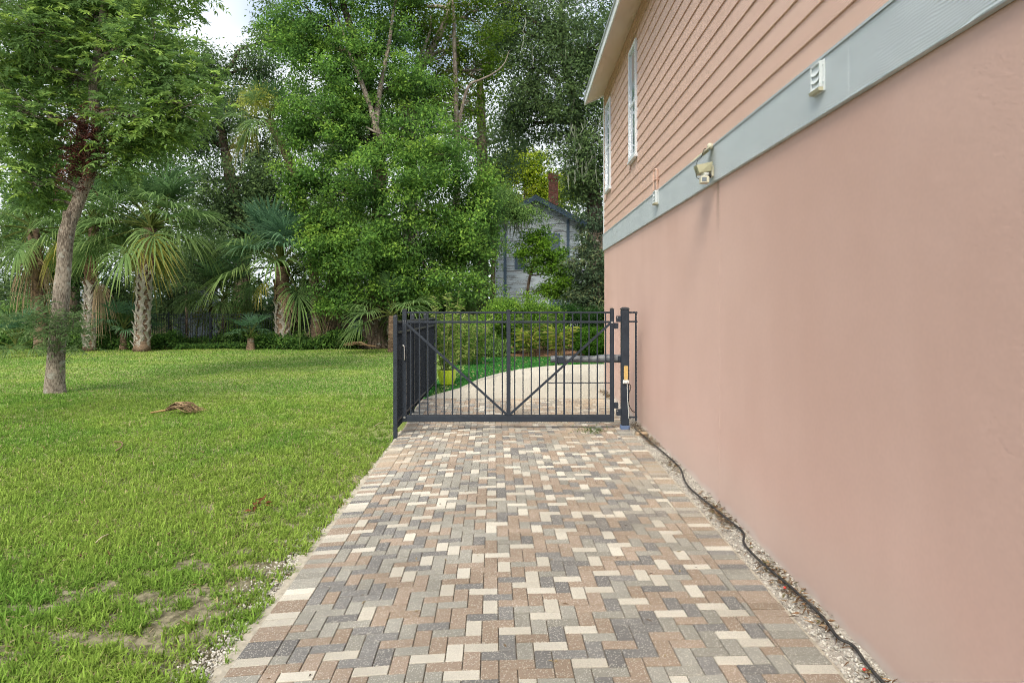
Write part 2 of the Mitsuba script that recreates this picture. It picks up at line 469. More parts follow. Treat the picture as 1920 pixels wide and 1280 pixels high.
# earth between lawn and wood
struct('woodland_floor', 'shaded earth with litter behind the far edge of the lawn', 'ground',
       grid(-60, 30, 60, 33.4, 75, 30, lambda X, Y: -0.09 + 0.05 * (meshkit.fbm(np.stack([X, Y, X * 0], -1) * 0.4, 2, 3) - 0.5)), 'earth_mat', smooth=True)
tz = lambda X, Y: -0.012 + 0 * X
struct('garden_turf', 'even dark green turf curving round the concrete behind the gate', 'lawn',
       grid(-1.98, 14, 24, 14.05, 25.2, 24, lambda X, Y: -0.014 + 0 * X), 'turf_mat')
struct('mulch_bed', 'reddish brown mulch bed under the shrubs at the back of the garden', 'flower bed',
       grid(-1.55, 14, 30, 24.6, 33.4, 30, lambda X, Y: 0.02 + 0.05 * (meshkit.noise(np.stack([X, Y, X * 0], -1) * 3) - .5) - 0.06 * (Y < 24.7)), 'mulch_mat', smooth=True)


def sheet(poly, z):
    vv, ff = trimesh.creation.triangulate_polygon(sg.Polygon(poly), engine='earcut')
    return np.c_[vv, np.full(len(vv), z)], np.asarray(ff)


def slab(poly, z0, z1):
    m = trimesh.creation.extrude_polygon(sg.Polygon(poly), z1 - z0, engine='earcut')
    m.apply_translation([0, 0, z0])
    return np.array(m.vertices), np.array(m.faces)


# concrete drive behind the gate: slabs parted by open joints
cd = thing('concrete_drive', 'pale weathered concrete drive curving right behind the black gate', 'driveway')
labels[cd]['kind'] = 'structure'
cp = sg.Polygon(CONC)
cuts = [sg.LineString([(-3, 17.45), (13, 17.0)]), sg.LineString([(-2.2, 13.2), (0.75, 22.5)]), sg.LineString([(4.4, 13), (4.4, 23)])]
pieces = cp
for c in cuts:
    pieces = pieces.difference(c.buffer(0.014))
for g in getattr(pieces, 'geoms', [pieces]):
    if g.area > 0.05:
        part(cd, 'slab', slab(np.array(g.exterior.coords)[:-1], -0.10, 0.006), 'concrete_mat')

# ------------------------------------------------------------------ the paved drive
dk = thing('paved_driveway', 'multicoloured herringbone paver drive running from the camera under the black gate', 'driveway')
labels[dk]['kind'] = 'structure'
bed = [(inner_left(2.2) - 0.2, 2.2), (OUTER_R, 2.2), (OUTER_R, Y_END), (inner_left(Y_END) - 0.2, Y_END)]
ys = np.linspace(2.2, Y_END, 30)
xs = np.linspace(0, 1, 30)
bv = np.array([[(inner_left(y) - 0.2) * (1 - u) + OUTER_R * u, y, 0] for y in ys for u in xs])
bv[:, 2] = drive_z(bv[:, 0], bv[:, 1]) - 0.0085
ii, jj = np.meshgrid(np.arange(29), np.arange(29), indexing='ij')
q = np.stack([ii * 30 + jj, ii * 30 + jj + 1, (ii + 1) * 30 + jj + 1, (ii + 1) * 30 + jj], -1).reshape(-1, 4)
part(dk, 'joint_sand', (bv, q), 'joint_sand_mat')
WP = 0.0945
th = 0.036
ax, ay = np.array([math.cos(th), math.sin(th)]), np.array([-math.sin(th), math.cos(th)])
org = np.array([inner_left(2.2), 2.2])
inner = sg.Polygon([(inner_left(2.2) + 0.002, 2.2), (INNER_R - 0.002, 2.2), (INNER_R - 0.002, Y_END - 0.003), (inner_left(Y_END) + 0.002, Y_END - 0.003)])
gap = 0.003
pav = []
for r in range(-40, 125):
    for x in range(-4, 45):
        k = (x + r) % 4
        if k == 0: w, h = 2, 1
        elif k == 2: w, h = 1, 2
        else: continue
        a = np.array([[x * WP + gap, r * WP + gap], [(x + w) * WP - gap, r * WP + gap], [(x + w) * WP - gap, (r + h) * WP - gap], [x * WP + gap, (r + h) * WP - gap]])
        P = org + a[:, :1] * ax + a[:, 1:] * ay
        if P[:, 1].max() < 2.2 or P[:, 1].min() > Y_END: continue
        s = sg.Polygon(P).intersection(inner)
        if s.is_empty or s.geom_type != 'Polygon' or s.area < 0.0006: continue
        P = np.array(sg.polygon.orient(s).exterior.coords)[:-1]
        pav.append(P)
pav.sort(key=lambda P: P[:, 1].mean() if P[:, 1].mean() > 3.3 else 99)


CREAM = []


def paver_kind(rng, c):
    k = rng.choice([0.12, 0.37, 0.62, 0.87], p=[0.34, 0.26, 0.17, 0.23])
    if k == 0.87:
        if CREAM and rng.random() < .55 and min(abs(q[0] - c[0]) + abs(q[1] - c[1]) for q in CREAM[-90:]) < .20:
            return rng.choice([0.12, 0.37, 0.62])
        CREAM.append(c)
    return k


def paver(P, rng):
    m = prism(P, -0.04, rng.normal(0, 0.0008), 0.0026, rng.normal(0, 0.005, 2), lambda Q: drive_z(Q[:, 0], Q[:, 1]))
    return m, np.tile([paver_kind(rng, P.mean(0)), rng.random()], (len(m[0]), 1))


far_m, far_uv = [], []
for n, P in enumerate(pav):
    m, uv = paver(P, R)
    if n < 298 and P[:, 1].mean() > 3.3:
        part(dk, 'paver', m, 'paver_mat', uv=uv)
    else:
        far_m.append(m); far_uv.append(uv)
part(dk, 'far_pavers', cat(*far_m), 'paver_mat', kind='stuff', uv=np.vstack(far_uv))
far_m, far_uv = [], []
for side in (0, 1):
    y = 2.2
    k = 0
    while y < Y_END - 0.1:
        if side == 0:
            e0, e1 = inner_left(y + 0.05) - 0.2, inner_left(y + 0.05) - gap
            sk = 0.036 * 0.1
            P = np.array([[e0 + .5 * sk, y + gap - .0036], [e1 + .5 * sk, y + gap + .0036], [e1 - .5 * sk, y + WP - gap + .0036], [e0 - .5 * sk, y + WP - gap - .0036]])
        else:
            j = 0.006 * math.sin(k * 1.7)
            P = np.array([[INNER_R + gap, y + gap], [OUTER_R + j, y + gap], [OUTER_R + j, y + WP - gap], [INNER_R + gap, y + WP - gap]])
        m, uv = paver(P, R)
        if 3.3 < y < 11.5:
            part(dk, 'edge_paver', m, 'paver_mat', uv=uv)
        else:
            far_m.append(m); far_uv.append(uv)
        y += WP; k += 1
part(dk, 'far_edge_pavers', cat(*far_m), 'paver_mat', kind='stuff', uv=np.vstack(far_uv))

# crumbling concrete haunch along the lawn side
yy = np.arange(2.0, 11.0, 0.04)
w = 0.05 + 0.14 * meshkit.fbm(np.stack([yy * 2.2, yy * 0, yy * 0], -1), 3, 4) * s01(10.8, 5.5, yy)
w2 = w + 0.018 * R.standard_normal(len(yy))
x0 = inner_left(yy) - 0.203
ev = np.vstack([np.c_[x0, yy, drive_z(x0) - 0.012], np.c_[x0 - w * 0.5, yy, drive_z(x0) - 0.012 + 0.006 * R.standard_normal(len(yy))],
                np.c_[x0 - w2, yy, drive_z(x0) - 0.03 + 0.006 * R.standard_normal(len(yy))], np.c_[x0 - w2 - 0.05, yy, drive_z(x0) - 0.10]])
n_ = len(yy)
fq = np.array([[k * n_ + i, k * n_ + i + 1, (k + 1) * n_ + i + 1, (k + 1) * n_ + i] for k in range(3) for i in range(n_ - 1)])
struct('concrete_edging', 'rough crumbling concrete haunch between the pavers and the lawn', 'edging', (ev, fq), 'edging_mat', smooth=True)
ev2 = grid(OUTER_R - 0.001, OUTER_R + 0.035, 3, 2.0, 9.2, 180, lambda X, Y: -0.006 - 0.02 * (X > OUTER_R + 0.03) + 0.004 * (meshkit.noise(np.stack([X * 90, Y * 20, X * 0], -1)) - .5))
struct('sand_edging', 'narrow pinkish mortar edge between the pavers and the white gravel', 'edging', ev2, 'edging_mat', smooth=True)
# gravel strip
struct('gravel_bed', 'strip of sandy earth at the foot of the salmon wall', 'ground',
       grid(OUTER_R - 0.01, WALL_X + 0.02, 8, 1.8, 15.5, 250, lambda X, Y: -0.028 + 0.02 * meshkit.noise(np.stack([X * 25, Y * 25, X * 0], -1)) + 0.02 * s01(1.70, 1.86, X)), 'gravel_bed_mat', smooth=True)
ico = trimesh.creation.icosahedron()
N = 4200
gy = 2.6 + 9.2 * R.random(N) ** 1.7
gx = R.uniform(OUTER_R + 0.02, WALL_X - 0.015, N)
sc = R.uniform(0.004, 0.0105, (N, 1, 1)) * R.uniform(0.6, 1.3, (N, 1, 3))
gv = ico.vertices[None] * sc + np.stack([gx, gy, -0.018 + 0.012 * R.random(N) + 0.018 * s01(1.70, 1.86, gx)], -1)[:, None]
gf = (ico.faces[None] + np.arange(N)[:, None, None] * 12).reshape(-1, 3)
stuff('gravel', 'white pebbles strewn along the foot of the salmon wall', 'gravel', (gv.reshape(-1, 3), gf), 'pebble_mat', smooth=True)
N = 2600
gy = 3.2 + 3.4 * R.random(N) ** 1.6
gx = inner_left(gy) - 0.25 - np.abs(R.normal(0, .11, N)) * (0.35 + 1.3 * meshkit.fbm(np.stack([gy * 1.6, gy * 0, gy * 0], -1), 2, 9))
sc = R.uniform(0.004, 0.010, (N, 1, 1)) * R.uniform(0.6, 1.3, (N, 1, 3))
gv = ico.vertices[None] * sc + np.stack([gx, gy, lawn_z(gx, gy) + .003], -1)[:, None]
gf = (ico.faces[None] + np.arange(N)[:, None, None] * 12).reshape(-1, 3)
stuff('loose_gravel', 'pale gravel scattered in the thin grass beside the concrete edging', 'gravel', (gv.reshape(-1, 3), gf), 'pebble_mat', smooth=True)
# dead leaves and grass clippings in the gravel, in drifts
N = 1500
cy = R.choice([4.4, 4.9, 6.1, 6.5, 8.2, 9.6, 10.2, 10.8, 3.3, 14.2, 14.8], N) + R.normal(0, 0.22, N)
lc = np.c_[np.clip(R.normal(1.765, 0.045, N), 1.64, 1.84), cy, 0.006 + 0.02 * R.random(N)]
ld = np.c_[R.standard_normal((N, 2)), 0.15 * R.standard_normal(N)]
lcol = np.array([[0.20, 0.12, 0.07], [0.30, 0.21, 0.13], [0.11, 0.07, 0.045], [0.16, 0.14, 0.07]])[R.integers(0, 4, N)] * R.uniform(0.6, 1.2, (N, 1))
m, c = leaves(lc, ld, np.c_[0.4 * R.standard_normal((N, 2)), np.ones(N)], R.uniform(0.03, 0.075, N), R.uniform(0.005, 0.016, N), lcol)
stuff('leaf_litter', 'brown dead leaves and clippings drifted on the gravel by the wall', 'leaf litter', m, 'dry_mat', color=c)
# irrigation hose
hp = np.array([[1.70, 10.55], [1.735, 9.6], [1.79, 8.6], [1.80, 8.0], [1.72, 7.45], [1.70, 7.05], [1.745, 6.5], [1.78, 6.1], [1.80, 5.75], [1.73, 5.5], [1.72, 5.1], [1.765, 4.6], [1.78, 4.2], [1.76, 3.95], [1.80, 3.85], [1.775, 3.6], [1.775, 3.1], [1.78, 2.4]])
h3 = np.c_[hp, 0.018 + 0.012 * R.random(len(hp))]
ho = thing('irrigation_hose', 'black drip hose snaking along the gravel at the foot of the wall', 'hose')
part(ho, 'pipe', tube(spline(h3, 160), 0.0085, 8), 'hose_mat', smooth=True)
for y in (4.66, 3.62):
    hx = np.interp(-y, -hp[:, 1], hp[:, 0])
    s = trimesh.creation.icosphere(2, 0.010); s.apply_scale([1, 1, 0.8]); s.apply_translation([hx - 0.03, y, 0.018])
    part(ho, 'emitter_cap', s, 'red_mat', label='small red emitter cap on the hose', smooth=True)

# ------------------------------------------------------------------ grass
def blades(P, rng, L, W, lean=0.55, single=0.0):
    n = len(P)
    a = rng.random(n) * 2 * PI
    d = np.c_[np.cos(a), np.sin(a), np.zeros(n)]
    s = np.c_[-np.sin(a + 0.5 * rng.standard_normal(n)), np.cos(a), np.zeros(n)]
    L = L * rng.uniform(0.55, 1.25, n)[:, None]
    W = W * rng.uniform(0.6, 1.3, (n, 1))
    t = lean * rng.uniform(0.2, 1.5, n)[:, None]
    up = np.array([0, 0, 1.0])
    mid = P + (up * np.cos(t * 0.6) + d * np.sin(t * 0.6)) * L * 0.55
    tip = mid + (up * np.cos(t * 1.7) + d * np.sin(t * 1.7)) * L * 0.55
    v = np.stack([P - s * W * .45, P + s * W * .45, mid - s * W * .5, mid + s * W * .5, tip], 1).reshape(-1, 3)
    k = np.arange(n)[:, None] * 5
    far = rng.random(n) < single                           # some blades are one bare triangle
    kn = k[~far]
    f = np.vstack([kn + [0, 1, 3], kn + [0, 3, 2], kn + [2, 3, 4], k[far] + [0, 1, 4]])
    r = np.repeat(rng.random(n), 5)
    uv = np.c_[r, np.tile([0, 0, .6, .6, 1.0], n)]
    return (v, f), uv


def lawn_points(rng, n, y0, y1, beyond=False):
    yy_ = np.linspace(y0, y1, 400)
    cdf = np.cumsum(yy_ ** -0.35)
    Y = np.interp(rng.random(n), cdf / cdf[-1], yy_)
    hi = inner_left(Y) - 0.25
    edge = -0.76 * Y - 0.3
    lo = np.maximum(edge - 6.0, -33.5) if beyond else edge
    hi = edge if beyond else hi
    X = lo + (hi - lo) * rng.random(n)
    q = np.stack([X, Y, X * 0], -1)
    dens = meshkit.fbm(q * [.7, 1.2, 1] + 7, 3, 2) * 0.40 + meshkit.fbm(q * [6, 7, 1], 2, 6) * 0.42 + meshkit.noise(q * [17, 17, 1], 12) * .18
    e = hi - X
    keep = dens + 0.10 * s01(0.0, 0.4, e) + 0.10 * s01(.3, 1.6, e) + .04 * s01(4.5, 9, Y) + rng.normal(0, 0.06, n) > .555
    X, Y = X[keep], Y[keep]
    return np.c_[X, Y, lawn_z(X, Y) - 0.006]


gp0 = lawn_points(R, 370000, 2.6, 30.5)
gm, gu = blades(gp0, R, 0.052, (0.0078 + 0.00058 * (gp0[:, 1] - 3))[:, None], 1.1, .4)
tc_ = lawn_points(R, 16000, 2.6, 15.0)
tn = 9
tp_ = np.repeat(tc_, tn, 0) + np.c_[R.normal(0, .016, (len(tc_) * tn, 2)), np.zeros(len(tc_) * tn)]
tm, tu = blades(tp_, R, 0.088, 0.0085, .95, .5)
tu[:, 0] = np.clip(np.repeat(np.repeat(R.random(len(tc_)) * .8, tn), 5) + .1 * tu[:, 0], 0, 1)
bp_ = lawn_points(R, 110000, 0.5, 30.5, True)
bm_, bu = blades(bp_, R, 0.06, (0.016 + 0.0007 * bp_[:, 1])[:, None], 1.0, 1.0)
gm, gu = cat(gm, tm, bm_), np.vstack([gu, tu, bu])
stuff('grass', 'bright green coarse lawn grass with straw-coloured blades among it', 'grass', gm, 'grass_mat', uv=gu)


# ------------------------------------------------------------------ the salmon house
hs = thing('salmon_house', 'two-storey salmon house with stucco below and lap siding above a grey band', 'house')
Y0, Y1, XB = -2.5, 15.65, 11.0
part(hs, 'stucco_wall', box(WALL_X, XB, Y0, Y1, -0.2, 3.0), 'stucco_mat')
BZ0, BZ1 = 3.005, 3.352
part(hs, 'control_joint', box(WALL_X - 0.0015, WALL_X + .002, 6.62, 6.625, 0.05, 2.99), 'caulk_joint_mat')
part(hs, 'upper_wall', box(WALL_X + 0.002, XB, Y0, Y1, 3.0, 6.40), 'siding_mat')
lj = [-2.5, 3.96, 8.65, 13.9, 15.672]
for a, b in zip(lj[:-1], lj[1:]):
    part(hs, 'band_board', box(WALL_X - 0.032, WALL_X + 0.001, a + 0.0025, b - 0.0025, BZ0, BZ1, 0.003), 'band_mat')
    if b < 15:
        part(hs, 'band_caulk', box(WALL_X - 0.0285, WALL_X, b - 0.0024, b + 0.0024, BZ0 + .002, BZ1 - .002), 'caulk_mat')
part(hs, 'flashing', box(WALL_X - 0.040, WALL_X + 0.001, Y0, 15.675, BZ1 + 0.001, BZ1 + 0.006), 'flashing_mat')
part(hs, 'flashing_lip', box(WALL_X - 0.0405, WALL_X - 0.0385, Y0, 15.675, BZ1 - 0.012, BZ1 + 0.0055), 'flashing_mat')
# siding boards, around the windows
WINS = [(11.20, 11.92), (14.40, 15.16)]
WZ0, WZ1 = 4.20, 6.02
EXP, BT = 0.175, 0.017
z, row = BZ1 + 0.008, 0
while z < 6.38:
    zt = min(z + EXP, 6.40)
    start = Y0 - (row * 1.37) % 3.66
    y = start
    while y < Y1 - 0.06:
        a, b = max(y, Y0), min(y + 3.66, Y1 - 0.09)
        spans = [(a, b)]
        if zt > WZ0 + 0.03 and z < WZ1 - 0.03:
            for wa, wb in WINS:
                nxt = []
                for (p, q_) in spans:
                    if q_ <= wa or p >= wb: nxt.append((p, q_))
                    else:
                        if p < wa: nxt.append((p, wa))
                        if q_ > wb: nxt.append((wb, q_))
                spans = nxt
        for p, q_ in spans:
            if q_ - p < 0.02: continue
            x1 = WALL_X + 0.001
            pr = np.array([[x1, z], [WALL_X - BT, z], [WALL_X - BT - 0.0005, z + 0.004], [WALL_X - 0.003, zt + 0.012], [x1, zt + 0.012]])
            vv = np.vstack([np.c_[pr[:, 0], np.full(5, p + .0012), pr[:, 1]], np.c_[pr[:, 0], np.full(5, q_ - .0012), pr[:, 1]]])
            ff = [[i, (i + 1) % 5, 5 + (i + 1) % 5] for i in range(5)] + [[i, 5 + (i + 1) % 5, 5 + i] for i in range(5)]
            ff += [[0, 2, 1], [0, 3, 2], [0, 4, 3], [5, 6, 7], [5, 7, 8], [5, 8, 9]]
            ff = np.array(ff)
            part(hs, 'siding_board', (vv, ff), 'siding_mat')
        y += 3.66
    z += EXP; row += 1
part(hs, 'corner_board', box(WALL_X - 0.022, WALL_X + 0.1, Y1 - 0.088, Y1 + 0.018, BZ1 + 0.008, 6.38, 0.003), 'fascia_mat')
for wa, wb in WINS:
    wk = part(hs, 'window', cat(box(WALL_X - 0.046, WALL_X + 0.004, wa, wa + 0.06, WZ0, WZ1, .004), box(WALL_X - 0.046, WALL_X + 0.004, wb - 0.06, wb, WZ0, WZ1, .004),
                                box(WALL_X - 0.0455, WALL_X + 0.004, wa + .061, wb - .061, WZ1 - 0.06, WZ1, .004), box(WALL_X - 0.0455, WALL_X + 0.004, wa + .061, wb - .061, WZ0, WZ0 + 0.06, .004)), 'vinyl_mat')
    zm = (WZ0 + WZ1) / 2
    part(wk, 'meeting_rail', box(WALL_X - 0.026, WALL_X + .003, wa + .061, wb - .061, zm - .025, zm + .025, .003), 'vinyl_mat')
    part(wk, 'sill', box(WALL_X - 0.062, WALL_X + .001, wa - .01, wb + .01, WZ0 - .035, WZ0 - .001, .004), 'vinyl_mat')
    for (a, b), xo in (((WZ0 + .05, zm - .026), 0.010), ((zm + .026, WZ1 - .05), 0.018)):
        part(wk, 'pane', (np.array([[WALL_X - xo, wa + .05, a], [WALL_X - xo, wb - .05, a], [WALL_X - xo, wb - .05, b], [WALL_X - xo, wa + .05, b]]), np.array([[0, 1, 2], [0, 2, 3]])), 'glass_mat')
    part(wk, 'blind', box(WALL_X - 0.0055, WALL_X - 0.003, wa + .05, wb - .05, WZ0 + .05, WZ1 - .05), 'blind_mat')
# eave: sloping soffit, fascia, roof
XE, ZE, ZW = 1.434, 6.215, 6.40
YE = 15.72


def slope(xa, za, xb, zb, ya, yb, t):
    vv = np.array([[x, y, z_ + o] for o in (0, t) for y in (ya, yb) for x, z_ in ((xa, za), (xb, zb))])
    m = trimesh.convex.convex_hull(vv)
    return np.array(m.vertices), np.array(m.faces)


k = (ZW - ZE) / (WALL_X - XE)
ends = [-3.0, 1.9, 5.56, 9.22, 12.88, YE - .021]
for a, b in zip(ends[:-1], ends[1:]):
    part(hs, 'soffit_panel', slope(XE + .021, ZE + .021 * k + .012, WALL_X + .05, ZW + .05 * k + .012, a + .002, b - .002, 0.012), 'soffit_mat')
part(hs, 'frieze_board', box(WALL_X - .020, WALL_X, Y0, Y1 - .09, 6.30, 6.405, .003), 'siding_mat')
part(hs, 'fascia', box(XE - .004, XE + .02, -3.0, YE, ZE - .012, ZE + .15, .003), 'fascia_mat')
part(hs, 'rake_board', slope(XE + .021, ZE, 6.4, ZE + 4.966 * k, YE - .02, YE, .19), 'fascia_mat')
rf = part(hs, 'roof', cat(slope(XE - .02, ZE + .153, 6.4, ZE + .153 + 4.986 * k, -3.05, YE + .03, .03), slope(6.4, ZE + .153 + 4.986 * k, 11.5, ZE + .153, -3.05, YE + .03, .03)), 'shingle_mat')
part(rf, 'drip_edge', box(XE - .026, XE - .006, -3.0, YE + .02, ZE + .13, ZE + .150), 'flashing_mat')

# louvred vents on the band
def vent(y0, y1, z0, z1, d, label):
    t = thing('dryer_vent', label, 'vent', 'louvred vents on the grey band')
    xw = WALL_X - 0.0325
    part(t, 'back_plate', box(xw - .012, xw, y0 - .008, y1 + .008, z0 - .004, z1 + .008, .004), 'vent_mat')
    part(t, 'side_wall', box(xw - d, xw - .0122, y0, y0 + .014, z0 + .02, z1, .004), 'vent_mat')
    part(t, 'side_wall', box(xw - d, xw - .0122, y1 - .014, y1, z0 + .02, z1, .004), 'vent_mat')
    part(t, 'hood_top', box(xw - d, xw - .0122, y0 + .0142, y1 - .0142, z1 - .016, z1, .004), 'vent_mat')
    c = (y0 + y1) / 2
    P = np.array([[xw - .0122, 0], [xw - d - .004, 0], [xw - d - .010, .018], [xw - .0122, .024]])
    vv = np.vstack([np.c_[P[:, 0], np.full(4, y0), z0 + P[:, 1]], np.c_[P[:, 0], np.full(4, y1), z0 + P[:, 1]]])
    m = trimesh.convex.convex_hull(vv)
    part(t, 'bottom_lip', m, 'vent_under_mat', label='yellowed bottom lip')
    n = 3
    hh = (z1 - .018 - (z0 + .026)) / n
    for i in range(n):
        a = z0 + .026 + i * hh
        yy3 = np.linspace(y0 + .015, y1 - .015, 7)
        bow = np.sin(np.linspace(0, PI, 7))
        prof = [(d * .62, hh + .004, 0), (d * .72, hh * .5, -.004), (d * .98, .002, -.012), (d * .92, -.001, -.012)]
        v = np.array([[xw - q, yv, a + zz + dz * bw] for q, zz, dz in prof for yv, bw in zip(yy3, bow)])
        f = np.array([[r * 7 + c_, r * 7 + c_ + 1, (r + 1) * 7 + c_ + 1, (r + 1) * 7 + c_] for r in range(3) for c_ in range(6)])
        part(t, 'louver', (v, f), 'vent_mat')
    for yy_, zz in ((y0 - .002, z1 - .03), (y0 - .002, z0 + .05)):
        part(t, 'clip', box(xw - d * .6, xw - d * .3, yy_ - .004, yy_ + .002, zz, zz + .012), 'vent_mat')
    return t


vent(4.265, 4.405, 3.14, 3.32, 0.034, 'larger nearer louvred vent on the grey band beside a board joint')
vent(9.36, 9.52, 3.165, 3.345, 0.05, 'small far louvred vent on the grey band below the pink conduit')
cdt = thing('conduit', 'salmon painted conduit hook climbing the siding above the far vent', 'conduit')
part(cdt, 'pipe', tube(spline([[1.80, 9.60, 3.37], [1.80, 9.60, 3.5], [1.80, 9.60, 3.62], [1.805, 9.57, 3.645], [1.812, 9.50, 3.645], [1.825, 9.47, 3.62]], 26), 0.011, 8), 'siding_mat', smooth=True)
part(cdt, 'pipe', tube([[1.822, 9.47, 3.62], [1.822, 9.47, 3.37]], 0.010, 8), 'siding_mat', smooth=True)
part(cdt, 'strap', box(1.795, 1.845, 9.455, 9.615, 3.50, 3.512, .002), 'siding_mat')

# solar flood lamp
fl = thing('solar_flood_light', 'cream solar security lamp with motion sensor mounted on the grey band', 'lamp')
xw = WALL_X - 0.0325
YL = 6.75
s = trimesh.creation.icosphere(2, 0.030); s.apply_translation([xw - .028, YL - .02, 3.345])
part(fl, 'mount', s, 'cream_plastic_mat', smooth=True)
sp = np.array([[1.645, 6.82, 3.215], [1.795, 6.74, 3.345]])
dv = unit(sp[1] - sp[0]); sd = np.array([.215, .95, .16]); sd = unit(sd - dv * (sd @ dv)); nn = np.cross(dv, sd); nn = nn if nn[2] > 0 else -nn
vv = np.array([sp[a] + sd * b * .075 + nn * c for a in (0, 1) for b in (-1, 1) for c in (-.005, .005)])
part(fl, 'solar_panel', trimesh.convex.convex_hull(vv), 'cream_plastic_mat', label='thin tilted solar panel')
part(fl, 'panel_box', trimesh.convex.convex_hull(np.array([sp[1] - dv * (.03 + .07 * a) + sd * b * .03 + nn * c for a in (0, 1) for b in (-1, 1) for c in (-.03, -.007)])), 'olive_plastic_mat')
part(fl, 'panel_arm', tube([sp[1] - dv * .03, [xw - .03, YL - .02, 3.345]], 0.009, 8), 'cream_plastic_mat', smooth=True)
cbx, cby = xw - .085, YL
part(fl, 'cable', tube(spline([sp[1] - dv * .03 - nn * .0, [1.72, 6.66, 3.30], [1.70, 6.68, 3.23], [1.665, 6.70, 3.19], [1.66, 6.72, 3.12], [1.665, 6.72, 3.05], [1.70, 6.72, 3.035]], 40), 0.0035, 6), 'cable_mat', smooth=True)
vv = np.array([[xw - .17, YL + .05, 3.165], [xw - .175, YL - .09, 3.155], [xw - .03, YL + .05, 3.19], [xw - .025, YL - .10, 3.185], [xw - .145, YL + .04, 3.075], [xw - .15, YL - .10, 3.08], [xw - .045, YL + .04, 3.08], [xw - .04, YL - .09, 3.10]])
part(fl, 'lamp_head', trimesh.convex.convex_hull(vv), 'olive_plastic_mat', label='olive lamp head')
part(fl, 'wall_bracket', box(xw - .035, xw, YL - .05, YL + .05, 3.055, 3.16, .008), 'cream_plastic_mat')
s = trimesh.creation.cylinder(0.026, 0.055, sections=16); s.apply_transform(trimesh.transformations.rotation_matrix(PI / 2, [0, 1, .4])); s.apply_translation([xw - .085, YL - .06, 3.075])
part(fl, 'swivel', s, 'white_plastic_mat', smooth=40)
part(fl, 'swivel_knob', tube([[xw - .06, YL - .07, 3.06], [xw - .035, YL - .07, 3.055]], 0.02, 10), 'cable_mat', smooth=40)
part(fl, 'sensor_body', box(xw - .135, xw - .055, YL - .10, YL - .02, 2.985, 3.052, .008), 'cream_plastic_mat')
part(fl, 'sensor_window', box(xw - .127, xw - .083, YL - .1035, YL - .0995, 3.0, 3.04, .003), 'sensor_mat')

# ------------------------------------------------------------------ gate, post and fences
GY = 10.62
gx = lambda x: px(x, GY)
gz = lambda y: pz(y, GY)
gt = thing('driveway_gate', 'black metal picket gate with two diagonal braces across the paved drive', 'gate')
BM = 'black_metal_mat'
SL, SC, SR = (754.8, 762.4), (949.7, 957.3), (1143.8, 1150.8)
for (a, b), nm, top, bot in ((SL, 'stile', 582, 790), (SC, 'center_post', 583, 778), (SR, 'stile', 580, 790)):
    part(gt, nm, box(gx(a), gx(b), GY - .03, GY + .03, gz(bot), gz(top), .003), BM)
    cx = (gx(a) + gx(b)) / 2; hw = (gx(b) - gx(a)) / 2
    part(gt, 'post_cap', cat(box(cx - hw - .004, cx + hw + .004, GY - .035, GY + .035, gz(top) + .001, gz(top) + .012, .003), box(cx - hw * .7, cx + hw * .7, GY - .02, GY + .02, gz(top) + .012, gz(top) + .022, .006)), 'worn_black_mat')
for (a, b) in ((SL[1], SC[0]), (SC[1], SR[0])):
    part(gt, 'top_rail', box(gx(a) + .001, gx(b) - .001, GY - .018, GY + .018, gz(587.4), gz(583.9), .003), BM)
    part(gt, 'middle_rail', box(gx(a) + .001, gx(b) - .001, GY - .018, GY + .018, gz(605.6), gz(601.4), .003), BM)
part(gt, 'bottom_rail', box(gx(SL[1]) + .001, gx(SR[0]) - .001, GY - .028, GY + .028, gz(790), gz(778.2), .004), BM)
part(gt, 'bottom_channel', box(gx(SL[1]) + .002, gx(SR[0]) - .002, GY - .012, GY + .012, gz(778.1), gz(777.0)), 'worn_black_mat')
pk = [770, 786.6, 802.1, 817.6, 833, 848.5, 864, 879.2, 894.6, 910.1, 925.8, 941.9, 965, 980.7, 996.2, 1011.6, 1027.1, 1042.6, 1057.7, 1073.5, 1089.2, 1104.4, 1120, 1135.4]
for x in pk:
    thick = .013 if x in (1042.6, 1057.7) else .0088
    part(gt, 'picket', box(gx(x) - thick, gx(x) + thick, GY - .009, GY + .009, gz(777.5), gz(585)), BM)
part(gt, 'brace', bar([gx(762), GY - .024, gz(606)], [gx(951), GY - .024, gz(777)], .012, .034), BM)
part(gt, 'brace', bar([gx(1146), GY - .024, gz(604)], [gx(955), GY - .024, gz(777)], .012, .034), BM)
part(gt, 'operator_rail', box(gx(1027), gx(1143.5), GY + .010, GY + .028, gz(718.6), gz(716.8)), BM)
for x, y in ((1147.2, 604.2), (759, 781.5)):
    c = trimesh.creation.cylinder(.016, .012, sections=14); c.apply_transform(trimesh.transformations.rotation_matrix(PI / 2, [1, 0, 0])); c.apply_translation([gx(x), GY - .036, gz(y)])
    part(gt, 'bolt', c, 'steel_mat', smooth=40)
for x in (756.6, 760.5):
    for y in (601.5, 604.5):
        part(gt, 'rivet', box(gx(x) - .004, gx(x) + .004, GY - .034, GY - .029, gz(y) - .004, gz(y) + .004), 'steel_mat')
for (x0_, x1_, y0_, y1_) in ((1151.5, 1159, 605.2, 616), (1151.5, 1159, 754, 765)):
    part(gt, 'hinge_plate', box(gx(x0_) - .004, gx(x1_), GY - .03, GY + .02, gz(y1_), gz(y0_), .003), BM)
part(gt, 'latch_handle', cat(tube(spline([[gx(755), GY - .045, gz(648)], [gx(757), GY - .07, gz(647)], [gx(759.5), GY - .075, gz(650)], [gx(760), GY - .075, gz(672)], [gx(759), GY - .04, gz(673.5)]], 20), .009, 8)), 'steel_mat', smooth=True)
part(gt, 'latch_plate', box(gx(742), gx(753.5), GY - .055, GY - .035, gz(673.5), gz(649.5), .003), 'worn_black_mat')

